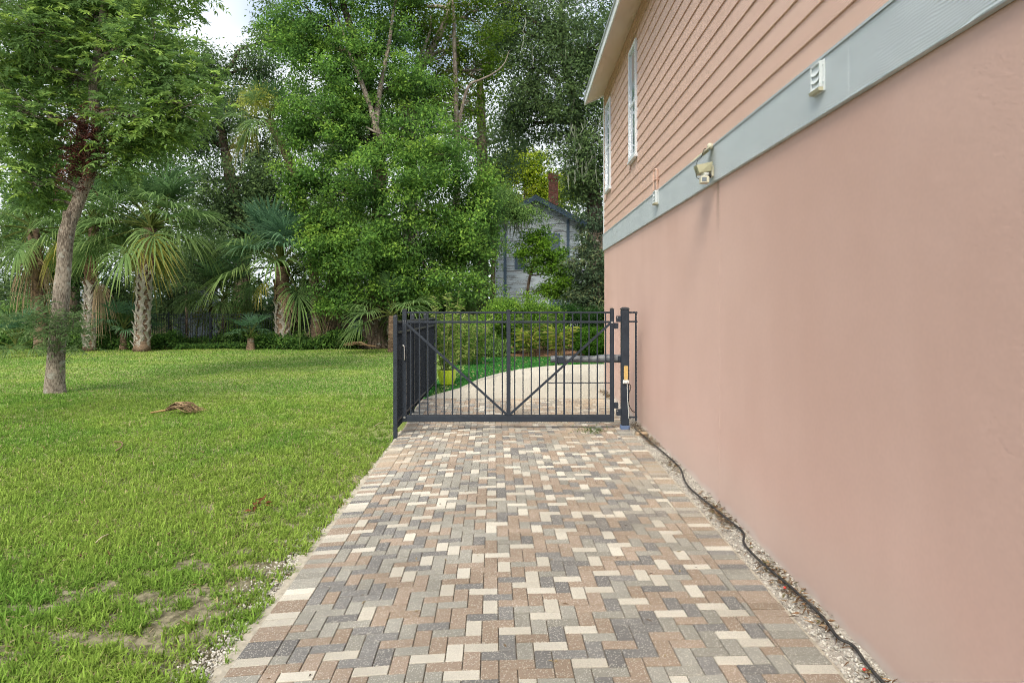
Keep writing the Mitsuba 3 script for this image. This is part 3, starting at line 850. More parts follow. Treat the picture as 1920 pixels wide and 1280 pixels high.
gp = thing('gate_post', 'thick black square post that carries the gate beside the salmon wall', 'post')
part(gp, 'shaft', box(gx(1164.2), gx(1178.7), GY - .06, GY + .055, gz(796), gz(580), .004), BM)
cxp, hp_ = (gx(1164.2) + gx(1178.7)) / 2, (gx(1178.7) - gx(1164.2)) / 2
P4 = np.array([[cxp + a * (hp_ + .006), GY - .0025 + b * .066, gz(580) + c] for a in (-1, 1) for b in (-1, 1) for c in (.001, .015)] + [[cxp + a * .03, GY - .0025 + b * .03, gz(580) + .034] for a in (-1, 1) for b in (-1, 1)])
part(gp, 'post_cap', trimesh.convex.convex_hull(P4), 'worn_black_mat')
part(gp, 'base_shoe', box(gx(1164.2) - .008, gx(1178.7) + .008, GY - .068, GY + .063, -.02, gz(796.2), .006), 'blue_foot_mat', label='faded blue base shoe')
for (y0_, y1_) in ((592, 603.5), (766.5, 778)):
    part(gp, 'hinge_plate', box(gx(1155.5), gx(1164.2), GY - .04, GY + .02, gz(y1_), gz(y0_), .003), BM)
    part(gp, 'hinge_bolt', box(gx(1156.5), gx(1158), GY - .046, GY - .0405, gz(y0_) - .03, gz(y0_) - .015), 'steel_mat')

rb = thing('reader_box', 'yellowed control box with white plug strapped to the thick gate post', 'box')
part(rb, 'housing', box(gx(1168.5), gx(1176), GY - .093, GY - .0605, gz(711), gz(685), .006), 'yellow_box_mat')
part(rb, 'plug', box(gx(1166.5), gx(1177.8), GY - .097, GY - .0605, gz(717.8), gz(711.2), .006), 'white_plastic_mat')
for dx in (1169.5, 1174):
    part(rb, 'terminal', tube([[gx(dx), GY - .105, gz(715.5)], [gx(dx), GY - .098, gz(715.5)]], .009, 8), 'steel_mat', smooth=40)
part(rb, 'cable', tube(spline([[gx(1177), GY - .075, gz(717)], [gx(1181), GY - .07, gz(722)], [gx(1180), GY - .07, gz(730)], [gx(1178), GY - .068, gz(736)], [gx(1177), GY - .067, gz(750)], [gx(1179), GY - .06, gz(759)], [gx(1184), GY - .03, gz(768)], [gx(1191), GY - .01, gz(773)]], 40), .006, 6), 'cable_mat', smooth=True)
part(rb, 'cable', tube(spline([[gx(1174.5), GY - .08, gz(717.5)], [gx(1175), GY - .066, gz(735)], [gx(1176.5), GY - .066, gz(760)], [gx(1177.5), GY - .066, gz(783)]], 20), .005, 6), 'white_plastic_mat', smooth=True)

op = thing('gate_operator', 'dark grey tubular gate opener arm behind the pickets', 'gate opener')
oy = GY + .14
part(op, 'tube', tube([[gx(1033), oy, gz(674.5)], [gx(1034), oy, gz(674.5)], [gx(1120), oy, gz(674.2)]], [.044, .050, .050], 18), 'operator_mat', smooth=40)
part(op, 'motor_housing', tube([[gx(1118), oy, gz(674.2)], [gx(1126), oy, gz(673.5)], [gx(1140), oy, gz(673)], [gx(1166), oy, gz(673.5)]], [.052, .060, .064, .060], 18), 'operator_mat', smooth=40)
part(op, 'bracket', box(gx(1044.5), gx(1057.5), GY + .028, oy - .045, gz(681.5), gz(669.5), .004), BM)
part(op, 'pin', tube([[gx(1048), oy - .06, gz(684)], [gx(1048), oy - .06, gz(679)]], .010, 8), BM)
part(op, 'mount_arm', box(gx(1160), gx(1175), GY + .056, oy + .03, gz(678), gz(668), .004), BM)

sp_ = thing('fence_section', 'narrow black fence panel filling the gap between gate post and wall', 'fence')
for y0_, y1_ in ((584, 587.3), (601.2, 604.2), (780.5, 783.2)):
    part(sp_, 'rail', box(gx(1179), gx(1195), GY - .015, GY + .015, gz(y1_), gz(y0_), .002), BM)
part(sp_, 'picket', box(gx(1190.8), gx(1194), GY - .009, GY + .009, gz(788.5), gz(586), .001), BM)

# side fence running away from the gate
sf = thing('side_fence', 'tall black picket fence running back from the gate past the lime pot', 'fence')
FA, FB = np.array([-1.805, 10.40]), np.array([-1.925, 16.2])
fd = (FB - FA) / np.linalg.norm(FB - FA); FL = np.linalg.norm(FB - FA)
zt_ = lambda s: 1.56 - 0.012 * s
at_ = lambda s, o=0: FA + fd * s + np.array([fd[1], -fd[0]]) * o
for s in (0.0, 1.95, 3.9, 5.8):
    c = at_(s)
    ttop = zt_(s) + (.10 if s > 0 else .09)
    part(sf, 'post', box(c[0] - .029, c[0] + .029, c[1] - .029, c[1] + .029, -.12, ttop, .003), BM)
    m = trimesh.creation.icosphere(2, .034); m.apply_scale([1, 1, .8]); m.apply_translation([c[0], c[1], ttop + .016])
    part(sf, 'post_cap', cat(m, box(c[0] - .034, c[0] + .034, c[1] - .034, c[1] + .034, ttop, ttop + .008)), 'worn_black_mat', smooth=30)
for zo in (0.03, -0.125, -1.42):
    for a, b in ((.032, 1.918), (1.982, 3.868), (3.932, 5.768)):
        p0, p1 = at_(a), at_(b)
        part(sf, 'rail', bar([p0[0], p0[1], zt_(a) + zo], [p1[0], p1[1], zt_(b) + zo], .036, .034), 'worn_black_mat')
n = int(FL / .098)
for i in range(1, n + 1):
    s = i * .098
    if min(abs(s - q_) for q_ in (0, 1.95, 3.9, 5.8)) < .045 or s > 5.75: continue
    c = at_(s)
    part(sf, 'picket', box(c[0] - .0125, c[0] + .0125, c[1] - .0125, c[1] + .0125, .02, zt_(s) + .013, .001), 'matt_black_mat')

bl = single('paving_offcut', 'loose tan stone offcut lying beside the foot of the gate post', 'stone',
            prism(np.array([[1.655, 10.12], [1.80, 10.10], [1.83, 10.2], [1.79, 10.28], [1.66, 10.25]]), -.03, .022, .008), 'stone_mat')

# ------------------------------------------------------------------ vegetation helpers
def fib(n):
    k = np.arange(n) + .5
    ph, z = k * PI * (3 - math.sqrt(5)), 1 - 2 * k / n
    return np.c_[np.cos(ph) * np.sqrt(1 - z * z), np.sin(ph) * np.sqrt(1 - z * z), z]


def crown(rng, blobs, n_clump, per, cr, L, W, pal, droop=0.25, up=0.7, shell=0.45, flat=0.55):
    """Leaf clumps spread through ellipsoids (x, y, z, rx, ry, rz); pal: colours (young leaves last)."""
    B = np.array(blobs, float)
    w = (B[:, 3] * B[:, 4] * B[:, 5]) ** (2 / 3)
    k = rng.choice(len(B), n_clump, p=w / w.sum())
    d = unit(rng.standard_normal((n_clump, 3)))
    out = 0.68 + 0.6 * meshkit.fbm(d * 1.9 + B[k, :3] * 1.7, 3, 4)
    r = rng.random(n_clump) ** shell * out
    c = B[k, :3] + d * r[:, None] * B[k, 3:]
    N = n_clump * per
    C = np.repeat(c, per, 0); D = np.repeat(d, per, 0)
    size = np.repeat(cr * rng.uniform(0.6, 1.35, n_clump), per)[:, None]
    o = unit(rng.standard_normal((N, 3)) + [0, 0, .35])
    q = rng.random(N) ** .42
    p = C + o * (q * size[:, 0])[:, None] * [1, 1, flat]
    p += size * .18 * rng.standard_normal((N, 3))
    p[:, 2] -= droop * size[:, 0] * (o[:, 0] ** 2 + o[:, 1] ** 2) * q
    nrm = o * .8 + [0, 0, up] + 0.2 * D + 0.5 * rng.standard_normal((N, 3))
    ld = unit(o * [1, 1, .3]) * .7 + 0.7 * rng.standard_normal((N, 3)) - [0, 0, droop]
    pal = np.asarray(pal, float)
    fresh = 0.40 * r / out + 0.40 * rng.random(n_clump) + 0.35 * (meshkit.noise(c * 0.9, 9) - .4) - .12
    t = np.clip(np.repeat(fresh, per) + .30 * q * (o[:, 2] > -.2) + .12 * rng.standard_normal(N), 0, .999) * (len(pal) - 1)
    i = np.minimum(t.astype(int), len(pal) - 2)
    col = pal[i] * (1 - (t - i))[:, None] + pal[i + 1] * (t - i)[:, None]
    col = col * rng.uniform(0.75, 1.25, (N, 1)) * np.repeat(rng.uniform(0.85, 1.15, n_clump), per)[:, None]
    m, c4 = leaves(p, ld, nrm, L * rng.uniform(.65, 1.25, N), W * rng.uniform(.7, 1.2, N), col)
    return m, c4, c


def bough(rng, a, b, r0, r1, wob=0.08, n=10, sag=0.0, sides=7):
    a, b = np.asarray(a, float), np.asarray(b, float)
    t = np.linspace(0, 1, 5)[:, None]
    ln = np.linalg.norm(b - a)
    p = a + (b - a) * t + rng.standard_normal((5, 3)) * wob * ln * np.sin(t * PI)
    p[:, 2] += sag * ln * np.sin(t[:, 0] * PI)
    return tube(spline(p, n), np.linspace(r0, r1, n), sides)


def trunk_mesh(pts, rad, n=40, sides=20, rough=0.07, seed=0, flare=0.5):
    p = spline(pts, n)
    r = np.interp(np.linspace(0, 1, n), np.linspace(0, 1, len(rad)), rad)
    v, f = tube(p, r, sides)
    m = n * sides
    ctr = np.repeat(p, sides, 0)
    d = v[:m] - ctr
    h = np.repeat(np.linspace(0, 1, n), sides)
    k = 1 + rough * 2.4 * (meshkit.fbm(v[:m] * [5, 5, 1.5], 3, seed) - .5)
    lob = 1 + flare * np.exp(-(v[:m, 2] - p[0, 2]) / .22) * (0.3 + 0.7 * meshkit.noise(unit(d) * 3 + 4, seed))
    v[:m] = ctr + d * (k * lob)[:, None]
    return v, f


def limbs(rng, tips, origins, r0, r1, twigs=0, clumps=None):
    ms = []
    for a, b in zip(origins, tips):
        ms.append(bough(rng, a, b, r0 * rng.uniform(.7, 1.1), r1, 0.07, 10, 0.05))
    if clumps is not None:
        tips = np.asarray(tips)
        for c in clumps[rng.choice(len(clumps), min(twigs, len(clumps)), replace=False)]:
            k = np.argmin(((tips - c) ** 2).sum(1))
            o = np.asarray(origins[k]); s = rng.uniform(.45, 1.0)
            ms.append(bough(rng, o + (tips[k] - o) * s, c, r1 * 0.9, r1 * .25, 0.08, 6, 0.05, 5))
    return cat(*ms)


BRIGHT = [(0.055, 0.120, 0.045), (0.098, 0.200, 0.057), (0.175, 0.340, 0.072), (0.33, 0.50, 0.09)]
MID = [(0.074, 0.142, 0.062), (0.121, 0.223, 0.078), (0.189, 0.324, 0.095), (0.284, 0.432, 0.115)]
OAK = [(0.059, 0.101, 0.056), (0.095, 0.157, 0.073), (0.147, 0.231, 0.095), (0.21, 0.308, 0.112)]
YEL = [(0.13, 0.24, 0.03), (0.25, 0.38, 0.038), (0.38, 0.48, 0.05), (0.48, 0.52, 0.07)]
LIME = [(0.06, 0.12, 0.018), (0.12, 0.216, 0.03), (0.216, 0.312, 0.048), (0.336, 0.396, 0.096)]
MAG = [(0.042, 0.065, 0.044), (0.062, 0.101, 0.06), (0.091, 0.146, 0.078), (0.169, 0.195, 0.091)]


def tree(name, label, catg, seed, base, pts, rad, blobs, n_clump, per, cr, L, W, pal, bark_m='dark_bark_mat', twigs=40, limb_r=.09, group=None, forks=None, leaf='leaf_mat', rough=.08, **kw):
    rng = np.random.default_rng(seed)
    t = thing(name, label, catg, group)
    P = np.array(pts, float)
    part(t, 'trunk', trunk_mesh(P, rad, seed=seed, rough=rough), bark_m, smooth=True)
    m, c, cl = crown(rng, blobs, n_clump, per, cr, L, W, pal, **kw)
    B = np.array(blobs, float)
    path = spline(P, 40)
    org = []
    for b in B:
        lo = path[path[:, 2] < b[2] - 0.25 * b[5]]
        lo = lo if len(lo) else path[:5]
        cand = lo[len(lo) // 2:]
        org.append(cand[np.argmin(((cand - b[:3]) ** 2).sum(1))])
    part(t, 'limbs', limbs(rng, B[:, :3], org, limb_r, limb_r * .3, twigs, cl), bark_m, smooth=True)
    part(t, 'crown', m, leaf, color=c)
    return t, cl


def at(x, y, Y):
    return np.array([px(x, Y), Y, pz(y, Y)])


def blob(x, y, Y, rx, ry, depth=None):
    """centre at a column/row of the photograph at depth Y, radii given in its pixels, depth radius in m."""
    s = Y / FOC
    return [*at(x, y, Y), rx * s, depth or rx * s, ry * s]


# ------------------------------------------------------------------ pecan-like tree on the lawn
Y1_ = 15.5
rng = np.random.default_rng(5)
pt = thing('leaning_tree', 'leaning tree with pale rough trunk and feathery leaves standing alone on the lawn', 'tree')
tp = [at(102, 742, Y1_), at(103, 700, Y1_), at(110, 610, Y1_), at(118, 520, Y1_), at(127, 430, Y1_), at(150, 370, Y1_ + .1), at(172, 310, Y1_ + .2), at(182, 250, Y1_ + .2), at(176, 170, Y1_ + .1), at(190, 60, Y1_), at(205, -80, Y1_ - .1), at(200, -220, Y1_)]
part(pt, 'trunk', trunk_mesh(tp, [.200, .178, .165, .156, .148, .130, .13, .115, .10, .08, .06, .035], 220, 44, .13, 3, .16), 'bark_mat', smooth=True)
part(pt, 'broken_stub', trunk_mesh([at(124, 440, Y1_), at(127, 415, Y1_ - .05), at(126, 396, Y1_ - .1)], [.13, .12, .085], 14, 16, .2, 8, 0), 'bark_mat', smooth=True)
pb = [blob(60, 60, 15.3, 110, 85, 1.2), blob(170, 30, 15.8, 110, 90, 1.3), blob(270, 90, 15.2, 95, 80, 1.1), blob(340, 150, 15.6, 75, 60, .9), blob(120, 150, 15.9, 120, 60, 1.0),
      blob(355, 195, 15.2, 62, 42, .7), blob(40, 210, 15.0, 80, 60, 1.0), blob(260, 220, 15.3, 90, 50, .9), blob(70, 270, 15.9, 75, 42, .8), blob(255, 270, 15.6, 60, 36, .8), blob(30, 330, 15.2, 60, 50, .8),
      blob(300, 250, 15.6, 70, 40, .8), blob(70, 340, 15.9, 48, 42, .6), blob(85, 378, 15.9, 38, 28, .5), blob(220, 300, 15.5, 45, 40, .6), blob(140, -60, 15.5, 180, 70, 1.6), blob(300, -30, 15.4, 110, 60, 1.2), blob(10, 130, 15.8, 60, 80, 1.0)]
B = np.array(pb)
w_ = (B[:, 3] * B[:, 4] * B[:, 5]) ** (2 / 3)
NL = 4700
kk = rng.choice(len(B), NL, p=w_ / w_.sum())
d = unit(rng.standard_normal((NL, 3)))
c0 = B[kk, :3] + d * (rng.random(NL) ** .5 * (0.7 + .55 * meshkit.fbm(d * 2 + B[kk, :3], 3, 4)))[:, None] * B[kk, 3:]


def pinnate(rng, c0, d0, pal, ln=.27, pairs=5, LL=.135, LW=.046):
    n = len(c0)
    ax_ = unit(d0 * [1, 1, .6] + .9 * rng.standard_normal((n, 3)) * [1, 1, .7] - [0, 0, .02])
    sd_ = unit(np.cross(ax_, [0, 0, 1.0])); up_ = np.cross(sd_, ax_)
    col0 = np.asarray(pal)[rng.integers(0, len(pal), n)] * rng.uniform(.8, 1.25, (n, 1))
    ps, ds, ns, ls, cs = [], [], [], [], []
    for j in range(pairs):
        t = (j + .6) / pairs
        base = c0 + ax_ * ln * t - np.array([0, 0, .07]) * t * t
        for s in (-1, 1):
            ps.append(base); ds.append(ax_ * .55 + sd_ * s - up_ * .12 + .22 * rng.standard_normal((n, 3))); ns.append(up_ + .4 * rng.standard_normal((n, 3)))
            ls.append(LL * (1.15 - .5 * abs(t - .55)) * np.ones(n)); cs.append(col0)
    ps.append(c0 + ax_ * ln - [0, 0, .07]); ds.append(ax_ - [0, 0, .3]); ns.append(up_); ls.append(LL * np.ones(n)); cs.append(col0)
    p, dd, nn_, l, c = (np.concatenate(a) for a in (ps, ds, ns, ls, cs))
    c = c * rng.uniform(.85, 1.2, (len(c), 1))
    return leaves(p, dd, nn_, l * rng.uniform(.8, 1.2, len(l)), LW * rng.uniform(.8, 1.2, len(l)), c, .15)


PEC = [(0.15, 0.256, 0.09), (0.2, 0.325, 0.1), (0.25, 0.388, 0.107), (0.362, 0.512, 0.125), (0.175, 0.294, 0.103)]
m, c = pinnate(rng, c0, d, PEC)
part(pt, 'crown', m, 'leaf_mat', color=c)
path = spline(tp, 60)
org = [path[np.argmin(((path - b[:3]) ** 2).sum(1) + 3 * (path[:, 2] > b[2]) + 9 * (path[:, 2] < 3.2))] for b in B]
part(pt, 'limbs', limbs(rng, B[:, :3], org, .05, .018, 170, c0), 'bark_mat', smooth=True)
# withered tuft round the trunk, and the leafy shoots low on it
tc = np.array([at(150, 235, 15.2), at(172, 265, 15.2), at(152, 285, 15.1), at(143, 318, 15.1), at(178, 235, 15.3)])
n = 420
k5 = rng.integers(0, 5, n)
m, c = pinnate(rng, tc[k5] + rng.standard_normal((n, 3)) * [.17, .15, .22], rng.standard_normal((n, 3)), [(0.075, 0.030, 0.026), (0.10, 0.045, 0.033), (0.055, 0.024, 0.022)], .2, 4, .085, .024)
part(pt, 'withered_leaves', m, 'dry_mat', color=c, label='withered purple-brown leaves round the fork')
tc = np.array([at(118, 625, 15.4), at(70, 590, 15.0), at(40, 605, 15.1), at(85, 610, 15.1), at(150, 600, 15.3), at(128, 640, 15.2), at(60, 570, 15.2), at(105, 600, 14.9)])
n = 150
k5 = rng.integers(0, len(tc), n)
m, c = pinnate(rng, tc[k5] + rng.standard_normal((n, 3)) * [.20, .16, .14], rng.standard_normal((n, 3)) * [1.6, 1, .4], [(.15,.23,.10),(.19,.27,.12),(.12,.20,.08)], .42, 7, .10, .026)
part(pt, 'low_shoots', m, 'leaf_mat', color=c, label='green shoots sprouting low on the trunk')
part(pt, 'shoot_stems', cat(*[bough(rng, at(108 + 6 * (i % 3), 632, Y1_), t_, .012, .004, .1, 6, .1, 5) for i, t_ in enumerate(tc)]), 'bark_mat', smooth=True)

# ------------------------------------------------------------------ palms
def frond(rng, elev, pet=1.0, fan=1.0, droop=0.35, nseg=36, spread=118, curl=0.5, wob=.06):
    """A fan frond along +x from the origin; elev in degrees. Returns (petiole), (blade)."""
    e = math.radians(elev)
    t = np.linspace(0, 1, 8)
    ang = e - t * math.radians(28)
    st = np.c_[np.cos(ang), 0 * t, np.sin(ang)] * pet / 7
    P = np.vstack([[0, 0, 0], np.cumsum(st[:-1], 0)])
    pet_m = tube(P, np.linspace(.030, .014, 8), 5)
    d = unit(P[-1] - P[-2]); s = np.array([0, 1.0, 0]); n = np.cross(d, s); n = n if n[2] > 0 else -n
    vs, fs = [], []
    al = np.radians(np.linspace(-spread, spread, nseg))
    da = al[1] - al[0]
    for a in al:
        a += rng.normal(0, da * .12)
        L = fan * (0.72 + 0.30 * math.cos(a * .8)) * rng.uniform(.92, 1.06)
        base = P[-1] + d * fan * .16 * max(0, math.cos(a)) ** 2
        dirv = unit(math.cos(a) * d + math.sin(a) * s + n * (0.42 * abs(math.sin(a)) - .10 * math.cos(a)) + wob * rng.standard_normal(3))
        sv = unit(np.cross(n, dirv)); nv = np.cross(dirv, sv)
        ts = np.array([.02, .28, .55, .8, 1.0])
        wd = np.array([.008, 2 * .28 * math.tan(da / 2) * L * 1.05, 
                       .044 * fan + .004, .030 * fan, .003])
        g = droop * rng.uniform(.6, 1.5) * fan
        cen = base + dirv * (ts * L)[:, None]
        cen[:, 2] -= g * np.maximum(ts - .3, 0) ** 2 * 1.9
        if curl > 0:
            cen = cen - (dirv * (curl * .25 * L)) * (np.maximum(ts - .45, 0) ** 2)[:, None]
        o = len(vs) * 15
        v = np.stack([cen - sv * wd[:, None] / 2, cen - nv * wd[:, None] * .28, cen + sv * wd[:, None] / 2], 1).reshape(-1, 3)
        vs.append(v)
        for i in range(4):
            for j in range(2):
                q0 = o + i * 3 + j
                fs += [[q0, q0 + 1, q0 + 4], [q0, q0 + 4, q0 + 3]]
    return pet_m, (np.vstack(vs), np.array(fs))


def frond_dict(rng, elev, col, tipcol=None, matn='leaf_mat', **kw):
    a, b = frond(rng, elev, **kw)
    v, f = cat(a, b)
    na = len(a[0])
    col = np.asarray(col, float)
    c = np.tile(col, (len(v), 1))
    c[:na] = (0.16, 0.20, 0.06) if matn == 'leaf_mat' else col * .9
    nb = len(b[0]) // 15
    seg = np.repeat(rng.uniform(.75, 1.25, nb), 15)[:, None]
    tt = np.tile(np.repeat([0, .25, .5, .8, 1.0], 3), nb)[:, None]
    cb = col * (1 - tt * .0)
    if tipcol is not None:
        cb = col * (1 - tt ** 2 * .8) + np.asarray(tipcol) * tt ** 2 * .8
    c[na:] = np.clip(cb * seg, .003, .9)
    return mikit.ply((v, f), matn, color=c)


rng = np.random.default_rng(21)
GREEN, GLIT, GOLD, DEAD = (0.115, 0.215, 0.085), (0.165, 0.275, 0.105), (0.40, 0.42, 0.09), (0.44, 0.33, 0.22)
BLUE = (0.135, 0.275, 0.165)
VAR = {}


def variants(name, spec):
    VAR[name] = [frond_dict(rng, **s) for s in spec]


def specs(col, tip=None, **k):
    return lambda els, **kk: [dict(elev=e, col=np.array(col) * rng.uniform(.85, 1.15), tipcol=tip, **{**k, **kk}) for e in els]


variants('g_up', specs(GREEN, GLIT)([80, 72, 64, 58], droop=.22, pet=1.05))
variants('g_mid', specs(GLIT, (0.235, .335, .12))([46, 36, 26, 16], droop=.38, pet=1.2))
variants('g_low', specs(GLIT, (0.275, .36, .12))([6, -4, -14, -24], droop=.55, pet=1.15))
variants('b_up', specs(BLUE, (0.13, .23, .12))([84, 74, 66, 56], droop=.12, pet=1.0))
variants('b_mid', specs(BLUE, (0.16, .25, .12))([44, 34, 26], droop=.4, pet=1.1))
variants('gold', specs(GOLD, (0.45, .38, .14))([-8, -22], droop=.95, pet=1.0))
variants('dead', [dict(elev=e, col=DEAD, tipcol=(0.36, .27, .18), matn='dry_mat', droop=1.5, pet=.75, spread=62, curl=.2, nseg=34) for e in (-48, -62, -70)])


def place(t, kind, rng, pos, az, sc, k=None, roll=None):
    v = VAR[kind]
    d_ = dict(v[rng.integers(len(v))] if k is None else v[k])
    d_['to_world'] = T().translate(list(map(float, pos))).rotate([0, 0, 1], math.degrees(az)).rotate([1, 0, 0], float(rng.normal(0, 9) if roll is None else roll)).scale(float(sc))
    nm = 'dead_frond' if kind == 'dead' else 'frond'
    return part(t, nm, d_, None)


def boot_mesh(rng, c, az, r, h, lean, w, out):
    """a split leaf base clinging to the trunk: a tapered strap that rises round the trunk and stands off at its tip."""
    n = 5
    v = []
    for i in range(n):
        u = i / (n - 1)
        a = az + lean * u
        rr = r + out * u ** 2 + .012
        ww = w * (1 - .55 * u) / r / 2
        for s, ro in ((-1, 0), (0, .022 * (1 - .4 * u)), (1, 0)):
            v.append([c[0] + (rr + ro) * math.cos(a + s * ww), c[1] + (rr + ro) * math.sin(a + s * ww), c[2] + h * u])
    for i in range(n):
        u = i / (n - 1); a = az + lean * u; rr = r + out * u ** 2 - .018
        v.append([c[0] + rr * math.cos(a), c[1] + rr * math.sin(a), c[2] + h * u])
    f = []
    for i in range(n - 1):
        for j in range(2):
            q0 = i * 3 + j
            f += [[q0, q0 + 1, q0 + 4], [q0, q0 + 4, q0 + 3]]
        f += [[3 * i + 2, 15 + i, 16 + i], [3 * i + 2, 16 + i, 3 * i + 5], [15 + i, 3 * i, 3 * i + 3], [15 + i, 3 * i + 3, 16 + i]]
    f += [[12, 13, 19], [13, 14, 19]]
    return np.array(v), np.array(f)


def palm(label, seed, base, top, r, fr, sc=1.0, boots=(0, 0), brown=(0, 0), group=None, pts=None, skirt=0, name='sabal_palm'):
    """fr: list of (kind, count). boots: heights between which pale leaf bases cross the trunk."""
    rng = np.random.default_rng(seed)
    t = thing(name, label, 'palm tree', group)
    base, top = np.array(base, float), np.array(top, float)
    path = pts if pts is not None else [base, base + (top - base) * [.35, .35, .5], top]
    if np.linalg.norm(top - base) > .4:
        tk = part(t, 'trunk', trunk_mesh(path, [r * 1.15, r, r * .9, r * .95], 30, 16, .10, seed, .2), 'palm_trunk_mat', smooth=True)
        sp = spline(path, 60)
        for (z0, z1), bm, step in ((boots, 'boot_mat', .20), (brown, 'brown_boot_mat', .26)):
            z, i = z0, 0
            while z < z1:
                c = sp[np.argmin(abs(sp[:, 2] - z))].copy(); c[2] = z
                nn = 6
                for j in range(nn):
                    az = (j + .5 * (i % 2)) * 2 * PI / nn + rng.normal(0, .08)
                    if math.sin(az) > 0.45: continue          # the side nobody sees from the lawn
                    ln = (.62 if (i % 2) else -.62) + rng.normal(0, .10)
                    part(tk, 'boot', boot_mesh(rng, c, az, r * 1.02, .34 * rng.uniform(.85, 1.2), ln, .20, .11 * rng.uniform(.4, 1.5)), bm)
                z += step; i += 1
    i0 = rng.uniform(0, 6)
    for kind, cnt in fr:
        for q in range(cnt):
            az = i0 + q * 2 * PI / cnt + rng.normal(0, .25)
            place(t, kind, rng, top + [0, 0, rng.normal(.0, .05) + {'g_up': .15, 'b_up': .15, 'dead': -.28, 'gold': -.15}.get(kind, 0)], az, sc * rng.uniform(.88, 1.1))
        i0 += 1.3
    return t


G = -.09
Yp = 29.0
p1 = palm('palm with cross-hatched trunk and hanging brown frond just right of the leaning tree', 31, [px(168, Yp), Yp, G], [px(176, Yp), Yp, pz(425, Yp)], .205, [('g_up', 11), ('g_mid', 11), ('g_low', 6), ('gold', 2)], 1.15, (0.0, 2.5), (2.5, 4.3))
place(p1, 'dead', rng, [px(178, Yp), Yp - .2, pz(505, Yp)], -.35, .85, 0)
Yp = 28.7
p2 = palm('palm with pale cross-hatched trunk beside the left end of the iron fence', 32, [px(266, Yp), Yp, G], [px(282, Yp), Yp, pz(428, Yp)], .265, [('g_up', 16), ('g_mid', 16), ('g_low', 8), ('gold', 2)], 1.4, (0.0, 3.1), (3.1, 4.5))
Yp = 30.0
p0 = palm('leftmost palm at the picture edge with brown hanging skirt behind the leaning tree', 33, [px(78, Yp), Yp, G], [px(62, Yp), Yp, pz(430, Yp)], .24, [('g_up', 9), ('g_mid', 10), ('g_low', 8), ('dead', 1)], 1.2, (0, 0), (1.0, 4.2))
Yp = 30.6
p3 = palm('short blue-green palm with full round head before the iron fence', 34, [px(532, Yp), Yp, G], [px(528, Yp), Yp, pz(500, Yp)], .31, [('b_up', 18), ('b_mid', 14), ('g_mid', 8), ('g_low', 5)], 1.5, (0.0, 1.7), (1.7, 2.6))
place(p3, 'dead', rng, [px(538, Yp), Yp - .5, pz(530, Yp)], -.9, .55, 2)
place(p3, 'gold', rng, [px(520, Yp), Yp - .4, pz(520, Yp)], -2.2, .62, 1)
Yp = 30.2
tp4 = [[px(595, Yp), Yp, G], [px(590, Yp), Yp + .1, pz(560, Yp)], [px(578, Yp + .5), Yp + .5, pz(420, Yp)], [px(545, Yp + 1), Yp + 1.0, pz(300, Yp)], [px(505, Yp + 1), Yp + 1.0, pz(215, Yp)]]
p4 = palm('tall slender palm leaning left with golden flower head high beside the bright tree', 35, tp4[0], tp4[-1], .205, [('g_up', 7), ('g_mid', 8), ('g_low', 6), ('gold', 2)], .95, pts=tp4)
rr_ = np.random.default_rng(77)
n = 1700
fc = np.array(tp4[-1]) + [-.45, -.3, .75] + rr_.standard_normal((n, 3)) * [.34, .3, .30]
m, c = leaves(fc, rr_.standard_normal((n, 3)) + [0, 0, .5], rr_.standard_normal((n, 3)), rr_.uniform(.10, .24, n), rr_.uniform(.015, .035, n), np.array([.55, .60, .14]) * rr_.uniform(.6, 1.2, (n, 1)))
part(p4, 'flower_head', m, 'leaf_mat', color=c, label='golden flower head')
Yp = 32
palm('palm with shaggy brown skirt mostly hidden under the bright tree', 36, [px(628, Yp), Yp, G], [px(628, Yp), Yp, pz(500, Yp)], .25, [('g_mid', 8), ('g_low', 6), ('dead', 6)], 1.1)
for (x, y, Y, sd, kinds, lb, s) in ((735, 592, 28.2, 41, [('g_mid', 7), ('g_up', 5), ('g_low', 4)], 'low palmetto fanned before the stout trunk of the bright tree', 1.0),
                                   (30, 655, 26.5, 42, [('g_up', 5), ('g_mid', 6), ('b_up', 4)], 'low palmetto under the leftmost palm beside the leaning tree', .85),
                                   (232, 622, 29.6, 43, [('b_up', 6), ('b_mid', 6)], 'low palmetto between the two cross-hatched palm trunks', .85),
                                   (470, 634, 29.6, 44, [('b_up', 5), ('b_mid', 5)], 'low palmetto left of the short blue-green palm', .55),
                                   (880, 575, 31.0, 45, [('g_mid', 6), ('dead', 4), ('g_low', 4)], 'palmetto with brown fronds behind the tall garden shrub', 1.0),
                                   (420, 560, 33.5, 46, [('g_up', 6), ('g_mid', 9), ('g_low', 8), ('gold', 2)], 'shaded palm leaning over the iron fence left of the short blue-green palm', 1.2),
                                   (560, 610, 33.0, 48, [('b_up', 4), ('g_mid', 6), ('g_low', 5)], 'shaded palmetto behind the iron fence', 1.0)):
    palm(lb, sd, [px(x, Y), Y, G], [px(x, Y), Y, pz(y, Y)], .15, kinds, s, name='palmetto')
# near palm whose fronds hang into the top left corner
Yp = 9.2
palm('near palm at the top left corner with yellow-green blades', 47, [px(-370, Yp), Yp, G], [px(-345, Yp), Yp, pz(-75, Yp)], .2, [('g_mid', 8), ('g_low', 8)], 1.0, name='sabal_palm')

